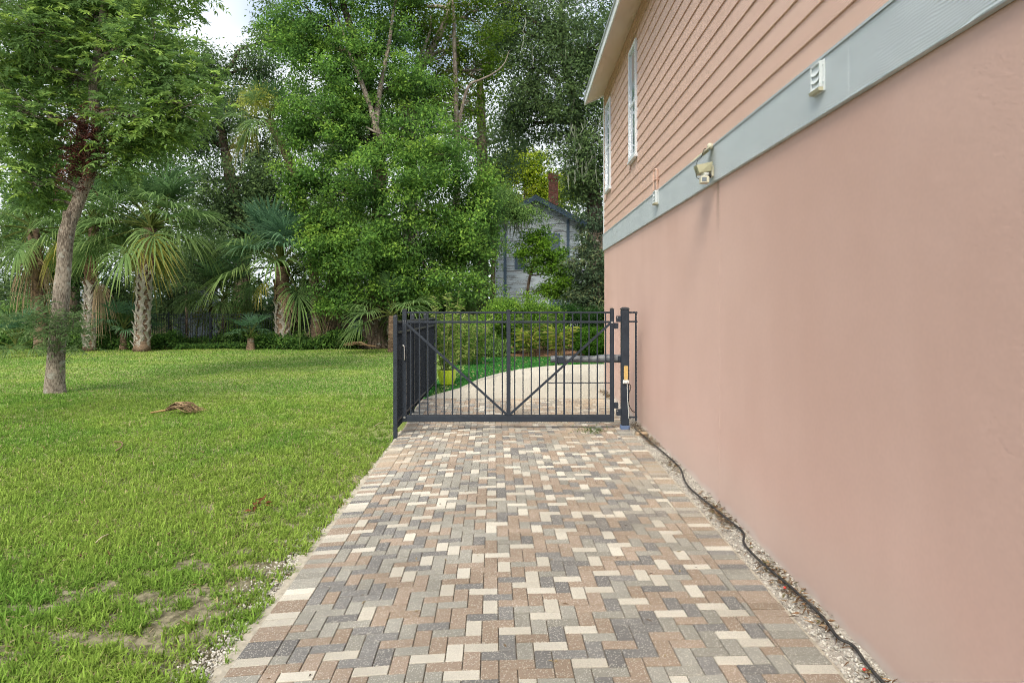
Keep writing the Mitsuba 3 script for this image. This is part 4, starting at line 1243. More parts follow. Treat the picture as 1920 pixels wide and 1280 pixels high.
# ------------------------------------------------------------------ the bright central tree and the wood
Yc = 30.5
cb = [blob(620, 470, 29.6, 50, 70, 2.0), blob(690, 470, 29.0, 90, 85, 2.4), blob(790, 470, 29.0, 95, 90, 2.4), blob(885, 450, 29.6, 62, 90, 2.2), blob(900, 390, 30, 36, 60, 1.6), blob(620, 360, 29.8, 70, 80, 2.2), blob(720, 350, 29.0, 90, 85, 2.6), blob(830, 330, 29.3, 95, 90, 2.5),
      blob(610, 240, 30, 75, 75, 2.4), blob(700, 250, 30.5, 80, 70, 2.4), blob(790, 255, 30, 70, 60, 2.2), blob(640, 140, 30.5, 95, 75, 2.6), blob(600, 50, 31, 100, 70, 2.6), blob(720, 90, 31, 80, 75, 2.4), blob(540, 80, 31, 65, 50, 1.8), blob(780, 160, 31, 60, 50, 2.0),
      blob(690, -40, 31, 140, 70, 3), blob(640, 560, 29.6, 45, 34, 1.6), blob(870, 545, 29.8, 60, 36, 1.8), blob(770, 545, 29.4, 60, 30, 1.8), blob(590, 420, 29.6, 32, 50, 1.2), blob(562, 335, 29.8, 40, 45, 1.4), blob(560, 250, 30, 36, 36, 1.2)]
ct, ccl = tree('camphor_tree', 'broad bright green tree with stout trunk at the middle of the far lawn', 'tree', 51, None,
               [[px(705, Yc), Yc, G - .1], [px(707, Yc), Yc, pz(580, Yc)], [px(715, Yc), Yc, pz(520, Yc)], [px(712, Yc), Yc, pz(400, Yc)], [px(706, Yc), Yc, pz(250, Yc)], [px(680, Yc), Yc, pz(130, Yc)], [px(640, Yc), Yc + .3, pz(0, Yc)], [px(620, Yc), Yc + .3, pz(-80, Yc)]],
               [.66, .58, .44, .32, .26, .2, .13, .06], cb, 900, 150, .58, .15, .078, BRIGHT, 'dark_bark_mat', 200, .13)
rng = np.random.default_rng(52)
part(ct, 'pale_limb', cat(tube(spline([at(722, 270, 29.5), at(705, 240, 29.3), at(694, 200, 29.4), at(676, 150, 29.4), at(655, 100, 30), at(640, 50, 30.6), at(618, 0, 31)], 34), np.linspace(.15, .025, 34), 10),
                          tube(spline([at(703, 238, 29.3), at(707, 205, 29.7), at(714, 160, 30), at(730, 80, 30.5), at(738, 20, 31), at(752, -30, 31.2)], 30), np.linspace(.16, .025, 30), 10),
                          tube(spline([at(712, 252, 29), at(700, 246, 28.8), at(686, 238, 28.8)], 10), np.linspace(.06, .03, 10), 8),
                          (np.zeros((0, 3)), np.zeros((0, 3), int))), 'bark_mat', smooth=True)
part(ct, 'second_trunk', cat(tube(spline([at(742, 520, 29.2), at(735, 570, 29.6), at(738, 625, 30)], 14), np.linspace(.16, .30, 14), 10)), 'bark_mat', smooth=True)
sb = [blob(790, 50, 34, 70, 60, 2.0), blob(860, 90, 34, 70, 70, 2.2), blob(880, 190, 33.5, 60, 50, 1.8), blob(830, 150, 34, 40, 40, 1.2), blob(900, 20, 34, 70, 50, 2), blob(760, 0, 34, 60, 50, 2), blob(905, 130, 34, 34, 50, 1.2), blob(800, 210, 33.5, 50, 30, 1.4)]
st, _ = tree('tall_open_tree', 'tall open-crowned tree with bare pale branches rising behind the bright tree', 'tree', 53, None,
             [[px(765, 34), 34, G], [px(770, 34), 34, pz(400, 34)], [px(772, 34), 34, pz(230, 34)], [px(785, 34), 34, pz(140, 34)], [px(835, 34), 34, pz(40, 34)], [px(850, 34), 34, pz(-60, 34)]],
             [.42, .34, .26, .2, .14, .06], sb, 130, 110, .80, .165, .085, [(0.03, .07, .012), (.06, .13, .018), (.12, .20, .022), (.17, .25, .03)], 'pale_bark_mat', 90, .11)
part(st, 'bare_branch', cat(tube(spline([at(758, 250, 33.4), at(764, 175, 33.1), at(782, 120, 33), at(796, 88, 33), at(806, 60, 33), at(808, 30, 33)], 24), np.linspace(.12, .03, 24), 8), tube(spline([at(786, 115, 33), at(806, 116, 33), at(824, 108, 33), at(836, 100, 33)], 16), np.linspace(.06, .02, 16), 6),
                            tube(spline([at(858, 250, 33.2), at(868, 195, 33), at(880, 160, 33), at(900, 150, 33), at(925, 138, 33), at(945, 120, 33), at(955, 95, 33)], 24), np.linspace(.085, .012, 24), 8), tube(spline([at(850, 460, 33.6), at(858, 330, 33.4), at(856, 220, 33.2), at(852, 90, 33), at(850, 20, 33), at(838, -60, 33)], 30), np.linspace(.17, .04, 30), 8)), 'bark_mat', smooth=True)

OK_ = dict(group=None)
tree('dark_oak', 'dark evergreen oak behind the tall slender palm with sky gaps at its top', 'tree', 61, None, [[px(455, 42), 42, G], [px(450, 42), 42, pz(430, 42)], [px(425, 42), 42, pz(300, 42)], [px(400, 42), 42, pz(150, 42)]], [.5, .4, .28, .1],
     [blob(380, 130, 42, 55, 50, 2.5), blob(430, 200, 42, 60, 50, 2.5), blob(380, 260, 42, 70, 50, 3), blob(470, 130, 43, 50, 50, 2), blob(500, 330, 43, 60, 40, 2.5), blob(440, 340, 42, 70, 45, 3), blob(400, 400, 42, 80, 40, 3), blob(520, 60, 44, 40, 60, 2), blob(505, 270, 44, 50, 45, 2), blob(540, 190, 45, 50, 50, 2), blob(500, 380, 43, 60, 40, 2), blob(480, 420, 42, 70, 40, 3)], 330, 110, 1.15, .23, .11, OAK, 'dark_bark_mat', 60, .14)
tree('dark_oak', 'dark evergreen oak behind the leaning tree at the left edge', 'tree', 62, None, [[px(130, 41), 41, G], [px(140, 41), 41, pz(350, 41)], [px(170, 41), 41, pz(150, 41)]], [.5, .4, .15],
     [blob(60, 300, 41, 110, 70, 3), blob(200, 330, 41, 110, 60, 3), blob(320, 300, 41, 70, 60, 3), blob(60, 130, 42, 110, 80, 3), blob(200, 160, 42, 100, 90, 3), blob(300, 90, 42, 60, 70, 2.5), blob(130, 20, 42, 150, 60, 3), blob(60, 430, 41, 100, 60, 3), blob(230, 440, 41, 100, 50, 3)], 330, 110, 1.15, .23, .11, MID, 'dark_bark_mat', 60, .14)
tree('dark_oak', 'tall dark oak hung with grey moss between the bright tree and the salmon house', 'tree', 63, None, [[px(1120, 40), 40, G], [px(1115, 40), 40, pz(400, 40)], [px(1090, 40), 40, pz(250, 40)], [px(1050, 40), 40, pz(80, 40)]], [.55, .45, .35, .15],
     [blob(960, 60, 40, 60, 70, 2.5), blob(1040, 60, 40, 80, 80, 3), blob(1120, 80, 39, 70, 90, 3), blob(1000, 190, 40, 65, 55, 2.5), blob(1090, 200, 39, 70, 60, 2.5), blob(1130, 290, 39, 50, 60, 2.5), blob(960, 230, 41, 35, 40, 1.5), blob(1050, -60, 40, 130, 60, 3), blob(1035, 255, 40, 45, 22, 1.5), blob(1200, 100, 41, 90, 120, 3), blob(1070, 130, 39, 60, 60, 2.5), blob(1080, 290, 38.5, 40, 45, 2), blob(985, 130, 40, 50, 50, 2.4), blob(940, 10, 40, 50, 50, 2.4), blob(1100, 350, 39.5, 36, 44, 1.6)], 560, 110, 1.05, .21, .10, OAK, 'dark_bark_mat', 70, .16)
tree('dark_oak', 'dark oak filling the gap behind the tall open-crowned tree', 'tree', 64, None, [[px(900, 46), 46, G], [px(905, 46), 46, pz(350, 46)], [px(900, 46), 46, pz(150, 46)]], [.5, .4, .2],
     [blob(890, 250, 46, 60, 60, 2.5), blob(930, 320, 46, 40, 50, 2), blob(820, 60, 48, 60, 40, 2), blob(930, 90, 46, 40, 70, 2), blob(700, 420, 44, 120, 90, 3), blob(600, 400, 44, 90, 90, 3), blob(640, 250, 45, 100, 80, 3), blob(840, 430, 44, 80, 90, 3), blob(740, 200, 47, 80, 70, 2.5), blob(850, 170, 47, 60, 50, 2), blob(960, 260, 47, 40, 50, 2)], 330, 110, 1.15, .24, .115, OAK, 'dark_bark_mat', 50, .14)
tree('feathery_tree', 'feathery drooping tree between the bright tree and the gable of the old grey house', 'tree', 68, None, [[px(925, 36), 36, G], [px(925, 36), 36, pz(500, 36)], [px(935, 36), 36, pz(380, 36)]], [.14, .11, .05],
     [blob(935, 370, 36, 34, 26, 1.2), blob(966, 392, 36, 28, 14, .9), blob(915, 440, 36.2, 18, 40, 1.0), blob(1005, 392, 36, 22, 8, .5)], 100, 70, .6, .22, .05, MID, 'dark_bark_mat', 40, .04, droop=.7)
tree('background_tree', 'sunlit yellow-green tree beyond the roof of the old grey house', 'tree', 65, None, [[px(980, 58), 58, G], [px(985, 58), 58, pz(420, 58)], [px(985, 58), 58, pz(330, 58)]], [.35, .25, .1],
     [blob(965, 320, 58, 44, 44, 1.6), blob(1000, 310, 58, 40, 30, 1.6), blob(935, 330, 58, 36, 40, 1.6), blob(1010, 345, 58, 36, 26, 1.6), blob(1065, 355, 58, 40, 34, 2), blob(985, 380, 58, 60, 40, 2)], 190, 90, .9, .26, .13, YEL, 'pale_bark_mat', 20, .1)
tree('magnolia', 'dark glossy broadleaf evergreen between the old grey house and the salmon corner', 'tree', 66, None, [[px(1128, 35), 35, G], [px(1122, 35), 35, pz(560, 35)], [px(1112, 35), 35, pz(420, 35)]], [.14, .11, .05],
     [blob(1112, 430, 35, 32, 46, 1.3), blob(1102, 500, 35, 40, 44, 1.4), blob(1085, 570, 35, 34, 34, 1.2), blob(1132, 520, 35, 44, 60, 1.4), blob(1105, 560, 35, 44, 34, 1.3), blob(1130, 590, 34.5, 40, 34, 1.2)], 160, 64, .5, .19, .085, MAG, 'pale_bark_mat', 50, .04, leaf='glossy_leaf_mat')
tree('young_tree', 'small fresh green tree leaning before the wall of the old grey house', 'tree', 67, None, [[px(985, 37), 37, G], [px(990, 37), 37, pz(540, 37)], [px(1005, 37), 37, pz(470, 37)], [px(1012, 37), 37, pz(435, 37)]], [.10, .08, .06, .03],
     [blob(1012, 445, 37, 34, 24, .9), blob(980, 470, 37, 24, 18, .7), blob(1028, 478, 37, 36, 24, .9), blob(1000, 500, 37, 30, 16, .8), blob(1052, 508, 37, 36, 26, .9), blob(1062, 540, 37, 42, 24, 1.0), blob(1025, 545, 37, 34, 14, .8)], 170, 66, .42, .16, .075, [(0.06, .13, .03), (.10, .21, .035), (.17, .34, .04), (.25, .42, .045)], 'dark_bark_mat', 60, .035, flat=.45)
# Spanish moss
rng = np.random.default_rng(70)
mt = thing('hanging_moss', 'grey-green moss trailing from the dark oak beside the salmon house', 'moss')
ms = []
for i in range(110):
    x, y = rng.uniform(1060, 1150), rng.uniform(210, 330)
    if i < 40: x, y = rng.uniform(940, 990), rng.uniform(380, 420)
    if i > 100: x, y = rng.uniform(930, 1080), rng.uniform(20, 230)
    p = at(x, y, rng.uniform(37, 38.6)); ln = rng.uniform(.4, 1.3)
    q = np.array([p, p + [rng.normal(0, .06), 0, -ln * .4], p + [rng.normal(0, .08), 0, -ln * .75], p + [rng.normal(0, .08), 0, -ln]])
    ms.append(tube(q, [.022, .034, .02, .005], 4))
mat('moss_mat', (0.24, 0.27, 0.21), 0.95, 0.1)
part(mt, 'strands', cat(*ms), 'moss_mat', kind='stuff')

# far wood behind everything, undergrowth
rng = np.random.default_rng(80)
fw = [[x, y, z, rx, ry, rz] for x, y, z, rx, ry, rz in zip(np.linspace(-62, 30, 26), rng.uniform(60, 72, 26), rng.uniform(3, 9, 26), rng.uniform(4, 6, 26), rng.uniform(2, 4, 26), rng.uniform(4, 8, 26))]
fw += [[x, y, 1.4, 3.2, 2, 2.2] for x, y in zip(np.linspace(-60, 25, 30), rng.uniform(50, 58, 30))]
m, c, _ = crown(rng, fw, 1000, 60, 1.7, .46, .23, OAK)
stuff('far_wood', 'dark wood closing the view behind the trees and fence', 'wood', m, 'leaf_mat', color=c)
# shrubs behind the fence: each one a thing
for i, (x, y, Y, rx, ry, pal, lb) in enumerate((
        (20, 560, 34, 95, 75, OAK, 'dark shrub under the leftmost palm behind the lawn edge'), (215, 560, 34.5, 70, 70, OAK, 'dark shrub in the gap between the two cross-hatched palms'),
        (45, 600, 31.5, 60, 40, MID, 'bushy green shrub at the picture edge below the leftmost palm'), (215, 610, 31, 42, 34, MID, 'low bushy shrub between the two cross-hatched trunks'), (470, 625, 32.6, 40, 22, MID, 'low shrub just behind the fence left of the short palm'), (395, 480, 34, 60, 60, OAK, 'dark shrub reaching up between the second palm and the short palm'),
        (560, 570, 34.5, 60, 55, OAK, 'dark shrub behind the short blue-green palm trunk'), (320, 560, 38.5, 60, 60, OAK, 'dark shrub before the pale cottage wall behind the fence'), (118, 500, 33, 60, 60, MID, 'mid-green shrub behind the trunk of the leaning tree'), (470, 600, 35.5, 70, 50, OAK, 'dark shrub behind the fence left of the short palm'),
        (350, 500, 36.5, 80, 46, OAK, 'dark shrub hanging over the middle of the iron fence'), (645, 545, 35.5, 60, 60, OAK, 'dark shrub under the left skirt of the bright tree'), (790, 560, 33, 80, 50, OAK, 'dark shrub right of the stout trunk'), (860, 590, 32, 60, 40, OAK, 'dark shrub behind the lime garden shrub'))):
    tree('woodland_shrub', lb, 'shrub', 90 + i, None, [[px(x, Y), Y, G], [px(x, Y), Y, pz(y + 20, Y)], [px(x + 4, Y), Y, pz(y, Y)]], [.08, .06, .03],
         [blob(x - rx * .35, y + ry * .2, Y, rx * .65, ry * .75, 1.2), blob(x + rx * .35, y + ry * .25, Y, rx * .65, ry * .7, 1.2), blob(x, y - ry * .3, Y, rx * .6, ry * .6, 1.1)], 70, 76, .7, .17, .08, pal, 'dark_bark_mat', 30, .03)
# undergrowth along the lawn's far edge
N = 40000
ux = rng.uniform(-27, -4.2, N)
uy = 29.6 + .35 * np.sin(ux * .9) + rng.gamma(2.0, .55, N)
hgt = .14 + 1.0 * meshkit.fbm(np.stack([ux * .8, uy * .5, ux * 0], -1), 3, 2) ** 1.5 * (1 + .5 * s01(30, 32, uy))
hgt *= 1 - .75 * ((ux > -14.3) & (ux < -11.4) & (uy < 31))
uz = G + hgt * rng.random(N) ** .6
d = rng.standard_normal((N, 3)) + [0, -.2, .3]
col = np.array([[.09, .19, .05], [.13, .26, .06], [.07, .15, .05], [.18, .32, .075]])[rng.integers(0, 4, N)] * rng.uniform(.7, 1.25, (N, 1))
m, c = leaves(np.c_[ux, uy, uz], d, rng.standard_normal((N, 3)) * .5 + [0, -.2, .8], rng.uniform(.09, .20, N), rng.uniform(.035, .08, N), col)
stuff('undergrowth', 'dark green weeds and ferns along the far edge of the lawn', 'undergrowth', m, 'leaf_mat', color=c)

# ------------------------------------------------------------------ iron fence at the back, sheds, old house
rng = np.random.default_rng(100)
bf = thing('iron_fence', 'long low black iron fence under the palms at the back of the lawn', 'fence')
Yb = 31.3
zt = pz(589, Yb)
xs_ = np.arange(px(150, Yb), px(860, Yb), .105)
part(bf, 'pickets', cat(*[box(x - .009, x + .009, Yb - .009, Yb + .009, -.05, zt + (.06 if i % 2 else .0)) for i, x in enumerate(xs_)]), BM, kind='stuff')
for z in (zt - .03, zt - .20, .03):
    part(bf, 'rail', box(xs_[0], xs_[-1], Yb - .016, Yb + .016, z, z + .035), BM)
for x in np.arange(px(316, Yb) - 2 * 1.83, px(860, Yb), 1.83):
    part(bf, 'post', box(x - .03, x + .03, Yb - .03, Yb + .03, -.1, zt + .10, .004), BM)


def shed(label, x0, x1, y0, y1, h, peak, m, seed):
    t = thing('shed', label, 'shed')
    part(t, 'wall', box(x0, x1, y0, y1, -.1, h), m)
    n = int((h - .05) / .16)
    part(t, 'siding_boards', cat(*[box(x0 - .012, x1 + .012, y0 - .016, y0 - .001, .05 + i * .16, .05 + i * .16 + .15, .004) for i in range(n)]), m, kind='stuff')
    v = np.array([[x, y, z] for x in (x0 - .25, x1 + .25) for y, z in ((y0 - .3, h - .05), (y0 - .3, h + .02), ((y0 + y1) / 2, peak), (y1 + .3, h))])
    part(t, 'roof', trimesh.convex.convex_hull(v), 'old_roof_mat')
    xm = (x0 + x1) / 2
    w = part(t, 'window', cat(box(xm - .45, xm + .45, y0 - .03, y0 - .0165, 1.0, 1.9, .004)), 'vinyl_mat')
    for s in (-1, 1):
        part(w, 'pane', box(xm + .22 * s - .19, xm + .22 * s + .19, y0 - .036, y0 - .0305, 1.06, 1.84), 'old_pane_mat')


shed('pale blue boarded shed behind the iron fence left of the stout trunk', px(600, 37), px(690, 37), 37, 40, 1.75, 2.6, 'pale_blue_mat', 1)
shed('pale white cottage wall glimpsed behind the iron fence between palms', px(325, 40), px(352, 40), 40, 44, 2.7, 4.0, 'pale_white_mat', 2)

oh = thing('old_house', 'weathered grey-blue clapboard house with gable and brick chimney behind the garden', 'house')
YH = 44.0
hx0, hx1, hpx = px(927, YH), px(1086, YH), px(1004, YH)
ez, pk_ = pz(418, YH), pz(371, YH)
sl = (pk_ - ez) / (px(1092, YH) - hpx)
wallz = lambda x: pk_ - .15 - sl * abs(x - hpx)
gp_ = np.array([[hx0, -.1], [hx1, -.1], [hx1, wallz(hx1)], [hpx, wallz(hpx)], [hx0, wallz(hx0)]])


def extr(poly, y0, y1):
    m = trimesh.creation.extrude_polygon(sg.Polygon(poly), y1 - y0, engine='earcut')
    v = np.array(m.vertices)
    return np.c_[v[:, 0], y1 - v[:, 2], v[:, 1]], np.array(m.faces)


ow = part(oh, 'wall', extr(gp_, YH, YH + 9), 'clapboard_mat')
cl_ = []
z = .1
while z < wallz(hpx) - .2:
    hw = (pk_ - .15 - z) / sl
    a, b = max(hx0, hpx - hw + .1), min(hx1, hpx + hw - .1)
    if b - a > .2:
        j = rng.normal(0, .004)
        v = np.array([[x, y, zz] for x in (a, b) for y, zz in ((YH - .03 + j, z), (YH - .001, z), (YH - .001, z + .148), (YH - .010 + j, z + .148))])
        cl_.append(trimesh.convex.convex_hull(v))
    z += .15
part(ow, 'clapboards', cat(*cl_), 'clapboard_mat', kind='stuff')
for x in (947, 1065):
    xx = px(x, YH)
    part(oh, 'trim_board', box(xx - .09, xx + .09, YH - .07, YH - .032, 0, wallz(xx) - .12, .006), 'old_trim_mat')
part(oh, 'corner_board', box(hx0 - .03, hx0 + .1, YH - .065, YH - .031, 0, wallz(hx0) - .1, .006), 'clapboard_mat')
for s in (-1, 1):
    xe = hpx + s * 3.25
    v = np.array([[x, y, z_ + o] for o in (0, .14) for y in (YH - .55, YH + 9.3) for x, z_ in ((hpx, pk_), (xe, pk_ - sl * 3.25))])
    rk = part(oh, 'roof', trimesh.convex.convex_hull(v), 'old_roof_mat')
    v = np.array([[x, y, z_ + o] for o in (-.22, .10) for y in (YH - .60, YH - .552) for x, z_ in ((hpx, pk_), (xe, pk_ - sl * 3.25))])
    part(rk, 'barge_board', trimesh.convex.convex_hull(v), 'old_trim_mat')
for (xa, xb, ya, yb) in ((1021, 1050, 437, 478), (1030, 1056, 545, 590), (965, 985, 470, 505)):
    a, b, z0, z1 = px(xa, YH), px(xb, YH), pz(yb, YH), pz(ya, YH)
    w = part(oh, 'window', cat(box(a, a + .1, YH - .075, YH - .032, z0, z1, .006), box(b - .1, b, YH - .075, YH - .032, z0, z1, .006), box(a + .101, b - .101, YH - .075, YH - .032, z1 - .1, z1, .006), box(a + .101, b - .101, YH - .08, YH - .032, z0, z0 + .08, .006)), 'old_trim_mat')
    m_ = (a + b) / 2
    part(w, 'mullion', box(m_ - .025, m_ + .025, YH - .066, YH - .0465, z0 + .08, z1 - .1), 'old_trim_mat')
    for u, v_ in ((a + .1, m_ - .025), (m_ + .025, b - .1)):
        part(w, 'pane', box(u, v_, YH - .046, YH - .033, z0 + .08, z1 - .1), 'old_pane_mat')
YC = YH + 2.2
ca, cbx_ = px(1029.5, YC), px(1046.5, YC)
ch = part(oh, 'chimney', box(ca, cbx_, YC, YC + .6, pk_ - 1.2, pz(336, YC), .01), 'brick_mat')
part(ch, 'corbel', box(ca - .06, cbx_ + .06, YC - .06, YC + .66, pz(335.9, YC), pz(330, YC), .012), 'brick_mat')
part(ch, 'cap', box(ca - .02, cbx_ + .02, YC - .02, YC + .62, pz(329.9, YC), pz(324.5, YC), .012), 'brick_mat')

# ------------------------------------------------------------------ garden behind the gate
def shrub(name, label, seed, blobs, n, per, cr, L, W, pal, stems=8, **kw):
    rng = np.random.default_rng(seed)
    t = thing(name, label, 'shrub')
    m, c, cl = crown(rng, blobs, n, per, cr, L, W, pal, **kw)
    part(t, 'foliage', m, 'leaf_mat', color=c)
    B = np.array(blobs); b0 = B[:, :3].mean(0)
    part(t, 'stems', cat(*[bough(rng, [b0[0] + rng.normal(0, .25), b0[1] + rng.normal(0, .15), 0], B[rng.integers(len(B)), :3] + rng.normal(0, .15, 3), .022, .01, .06, 7, 0, 5) for _ in range(stems)]), 'dark_bark_mat', smooth=True)


shrub('garden_shrub', 'rounded light green shrub rising above the middle of the gate', 111,
      [blob(945, 590, 26, 48, 36, .9), blob(990, 585, 26.3, 50, 36, .9), blob(925, 625, 25.8, 44, 36, .8), blob(985, 625, 25.9, 50, 34, .8), blob(1025, 605, 26.4, 36, 34, .8)], 260, 78, .34, .085, .050, [(.05, .12, .03), (.10, .21, .04), (.17, .32, .05), (.27, .42, .07)])
shrub('clipped_hedge', 'dark clipped hedge behind the shrub beside the salmon corner', 112,
      [[x, 28, z, .75, .6, .55] for x in np.linspace(px(1030, 28), px(1160, 28), 6) for z in (.45, 1.15)] + [[x, 28, 1.45, .75, .5, .35] for x in np.linspace(px(1030, 28), px(1160, 28), 6)], 300, 64, .28, .075, .045, [(.014, .042, .014), (.025, .075, .018), (.04, .105, .024), (.055, .13, .03)])
shrub('clipped_ball', 'clipped round green bush beside the salmon corner above the opener arm', 113,
      [[px(1106, 24.9), 24.9, .52, .60, .6, .50], [px(1128, 25.1), 25.1, .5, .5, .5, .5]], 700, 22, .10, .06, .036, [(.03, .09, .016), (.045, .12, .02), (.07, .17, .022), (.10, .21, .03)], shell=.15)
shrub('low_garden_shrub', 'low mixed green shrub at the left of the mulch bed', 114,
      [blob(915, 650, 24.9, 26, 20, .5), blob(880, 640, 25.2, 26, 26, .6), blob(945, 655, 24.8, 16, 14, .3)], 260, 22, .16, .085, .04, MID)


def reedy(name, label, seed, base, h, spread, n_stem, per, L, W, cols, ground=0.0, lean=.18):
    """upright leafy stems."""
    rng = np.random.default_rng(seed)
    t = thing(name, label, 'plant')
    ms, ps, ds, cs = [], [], [], []
    for i in range(n_stem):
        a = rng.random() * 2 * PI; rr = rng.random() ** .5
        b = np.array([base[0] + math.cos(a) * rr * spread * .45, base[1] + math.sin(a) * rr * spread * .45, ground])
        hh = h * rng.uniform(.6, 1.05)
        tip = b + [math.cos(a) * rr * spread * .6 + rng.normal(0, lean * .3), math.sin(a) * rr * spread * .5, hh]
        p = spline([b, (b + tip) / 2 + rng.normal(0, .03, 3), tip], 8)
        ms.append(tube(p, np.linspace(.009, .004, 8), 4))
        u = rng.random(per) ** .8 * .92 + .08
        ps.append(np.stack([np.interp(u, np.linspace(0, 1, 8), p[:, k]) for k in range(3)], 1))
        d = rng.standard_normal((per, 3)) * [1, 1, .35] + [0, 0, .35]
        ds.append(d)
        cs.append(np.asarray(cols)[rng.integers(0, len(cols), per)])
    p, d, c = map(np.concatenate, (ps, ds, cs))
    n = len(p)
    m, c = leaves(p, d, rng.standard_normal((n, 3)) * .5 + [0, 0, 1], L * rng.uniform(.6, 1.2, n), W * rng.uniform(.7, 1.2, n), c * rng.uniform(.8, 1.2, (n, 1)), .3)
    part(t, 'stems', cat(*ms), 'leaf_stem_mat', smooth=True)
    part(t, 'foliage', m, 'leaf_mat', color=c)
    return t


mat('leaf_stem_mat', (0.13, 0.17, 0.05), 0.6, 0.3)
LC = [(.17, .32, .06), (.25, .40, .08), (.36, .44, .14), (.11, .23, .05), (.46, .50, .20)]
reedy('tall_leafy_plant', 'yellow-green variegated leafy thicket right of the potted plant', 121, [px(868, 21.5), 21.8], 1.52, .95, 46, 75, .15, .030, LC)
# lime pot and its plant
PY = 16.35
po = [px(838, PY), PY]
pp = thing('lime_pot', 'glossy lime green plant pot at the end of the side fence', 'pot')
prof = np.array([[0, .0], [.145, .0], [.16, .01], [.195, .14], [.215, .27], [.222, .318], [.228, .322], [.226, .338], [.212, .338], [.206, .30], [.20, .28]])
m = trimesh.creation.revolve(prof, sections=40); m.apply_translation([po[0], po[1], 0.003])
part(pp, 'body', m, 'lime_pot_mat', smooth=40)
m = trimesh.creation.cylinder(.2, .02, sections=32); m.apply_translation([po[0], po[1], .285])
part(pp, 'soil', m, 'pot_soil_mat')
reedy('potted_plant', 'tall wispy yellow-green plant growing out of the lime pot', 122, po, 1.75, .42, 20, 70, .13, .026, LC, .29)
# strap-leaved plants
def strappy(label, seed, c, h, n, cols):
    rng = np.random.default_rng(seed)
    t = thing('ginger_plant', label, 'plant')
    for i in range(n):
        a = rng.random() * 2 * PI
        b = np.array([c[0] + rng.normal(0, .10), c[1] + rng.normal(0, .08), .02])
        tip = b + [math.cos(a) * h * rng.uniform(.15, .55), math.sin(a) * h * .3, h * rng.uniform(.75, 1.05)]
        p = spline([b, b + (tip - b) * [.3, .3, .55], tip], 8)
        st_ = tube(p, np.linspace(.012, .006, 8), 5)
        ln = rng.integers(11, 16)
        u = np.linspace(.28, 1, ln)
        q_ = np.stack([np.interp(u, np.linspace(0, 1, 8), p[:, k]) for k in range(3)], 1)
        aa = a + np.where(np.arange(ln) % 2, .9, -.9) + rng.normal(0, .3, ln)
        d = np.c_[np.cos(aa), np.sin(aa), rng.uniform(-.1, .8, ln)]
        cc = np.asarray(cols)[rng.integers(0, len(cols), ln)]
        m, c4 = leaves(q_, d, np.tile([0, 0, 1.0], (ln, 1)) + rng.normal(0, .3, (ln, 3)), rng.uniform(.32, .48, ln), rng.uniform(.05, .075, ln), cc, .22)
        part(t, 'cane', cat(st_, m), 'leaf_mat', color=np.vstack([np.tile([.28, .24, .10], (len(st_[0]), 1)), c4]))


SC_ = [(.28, .36, .06), (.44, .46, .10), (.18, .30, .05), (.50, .48, .16)]
strappy('yellow-green strap-leaved plant in the mulch directly right of the gate centre', 131, [px(995, 24.6), 24.7], .92, 11, SC_)
strappy('strap-leaved plant with tan canes left of the clipped round bush', 132, [px(1052, 24.6), 24.8], .98, 12, SC_)
strappy('tall sparse strap plant standing behind the two yellow-green ones', 133, [px(1000, 25.2), 25.2], 1.45, 4, [(.10, .17, .04), (.18, .24, .08)])

# turf blades behind the gate
rng = np.random.default_rng(140)
n = 30000
X, Y = rng.uniform(-2.0, 3.2, n), rng.uniform(14.4, 24.9, n)
inside = shapely.contains_xy(cp.buffer(.03), X, Y)
P = np.c_[X, Y, np.full(n, -.016)][~inside]
m, uv = blades(P, rng, .045, .016, .7)
scene['turf_blade_mat'] = {'type': 'principledthin', 'base_color': proc(lambda p, n, uv: mix((0.03, 0.135, 0.03), (0.06, 0.20, 0.04), uv.x)), 'roughness': .5, 'diff_trans': .7, 'eta': 1.35}
stuff('turf_grass', 'short dark green turf blades behind the gate', 'grass', m, 'turf_blade_mat', uv=uv)
n = 900
m, c = leaves(np.c_[rng.uniform(-1.9, 3, n), rng.uniform(15, 25, n), rng.uniform(.012, .03, n)], rng.standard_normal((n, 3)) * [1, 1, .2], rng.standard_normal((n, 3)) * .3 + [0, 0, 1], rng.uniform(.04, .10, n), rng.uniform(.02, .04, n), np.array([.42, .36, .2]) * rng.uniform(.5, 1.2, (n, 1)))
inside = shapely.contains_xy(cp, m[0][::4, 0], m[0][::4, 1])
keep = np.repeat(~inside, 4)
idx = np.cumsum(keep) - 1
fk = m[1][keep[m[1][:, 0]]]
stuff('fallen_leaves', 'small pale fallen leaves scattered on the garden turf', 'leaf litter', (m[0][keep], idx[fk]), 'dry_mat', color=c[keep])

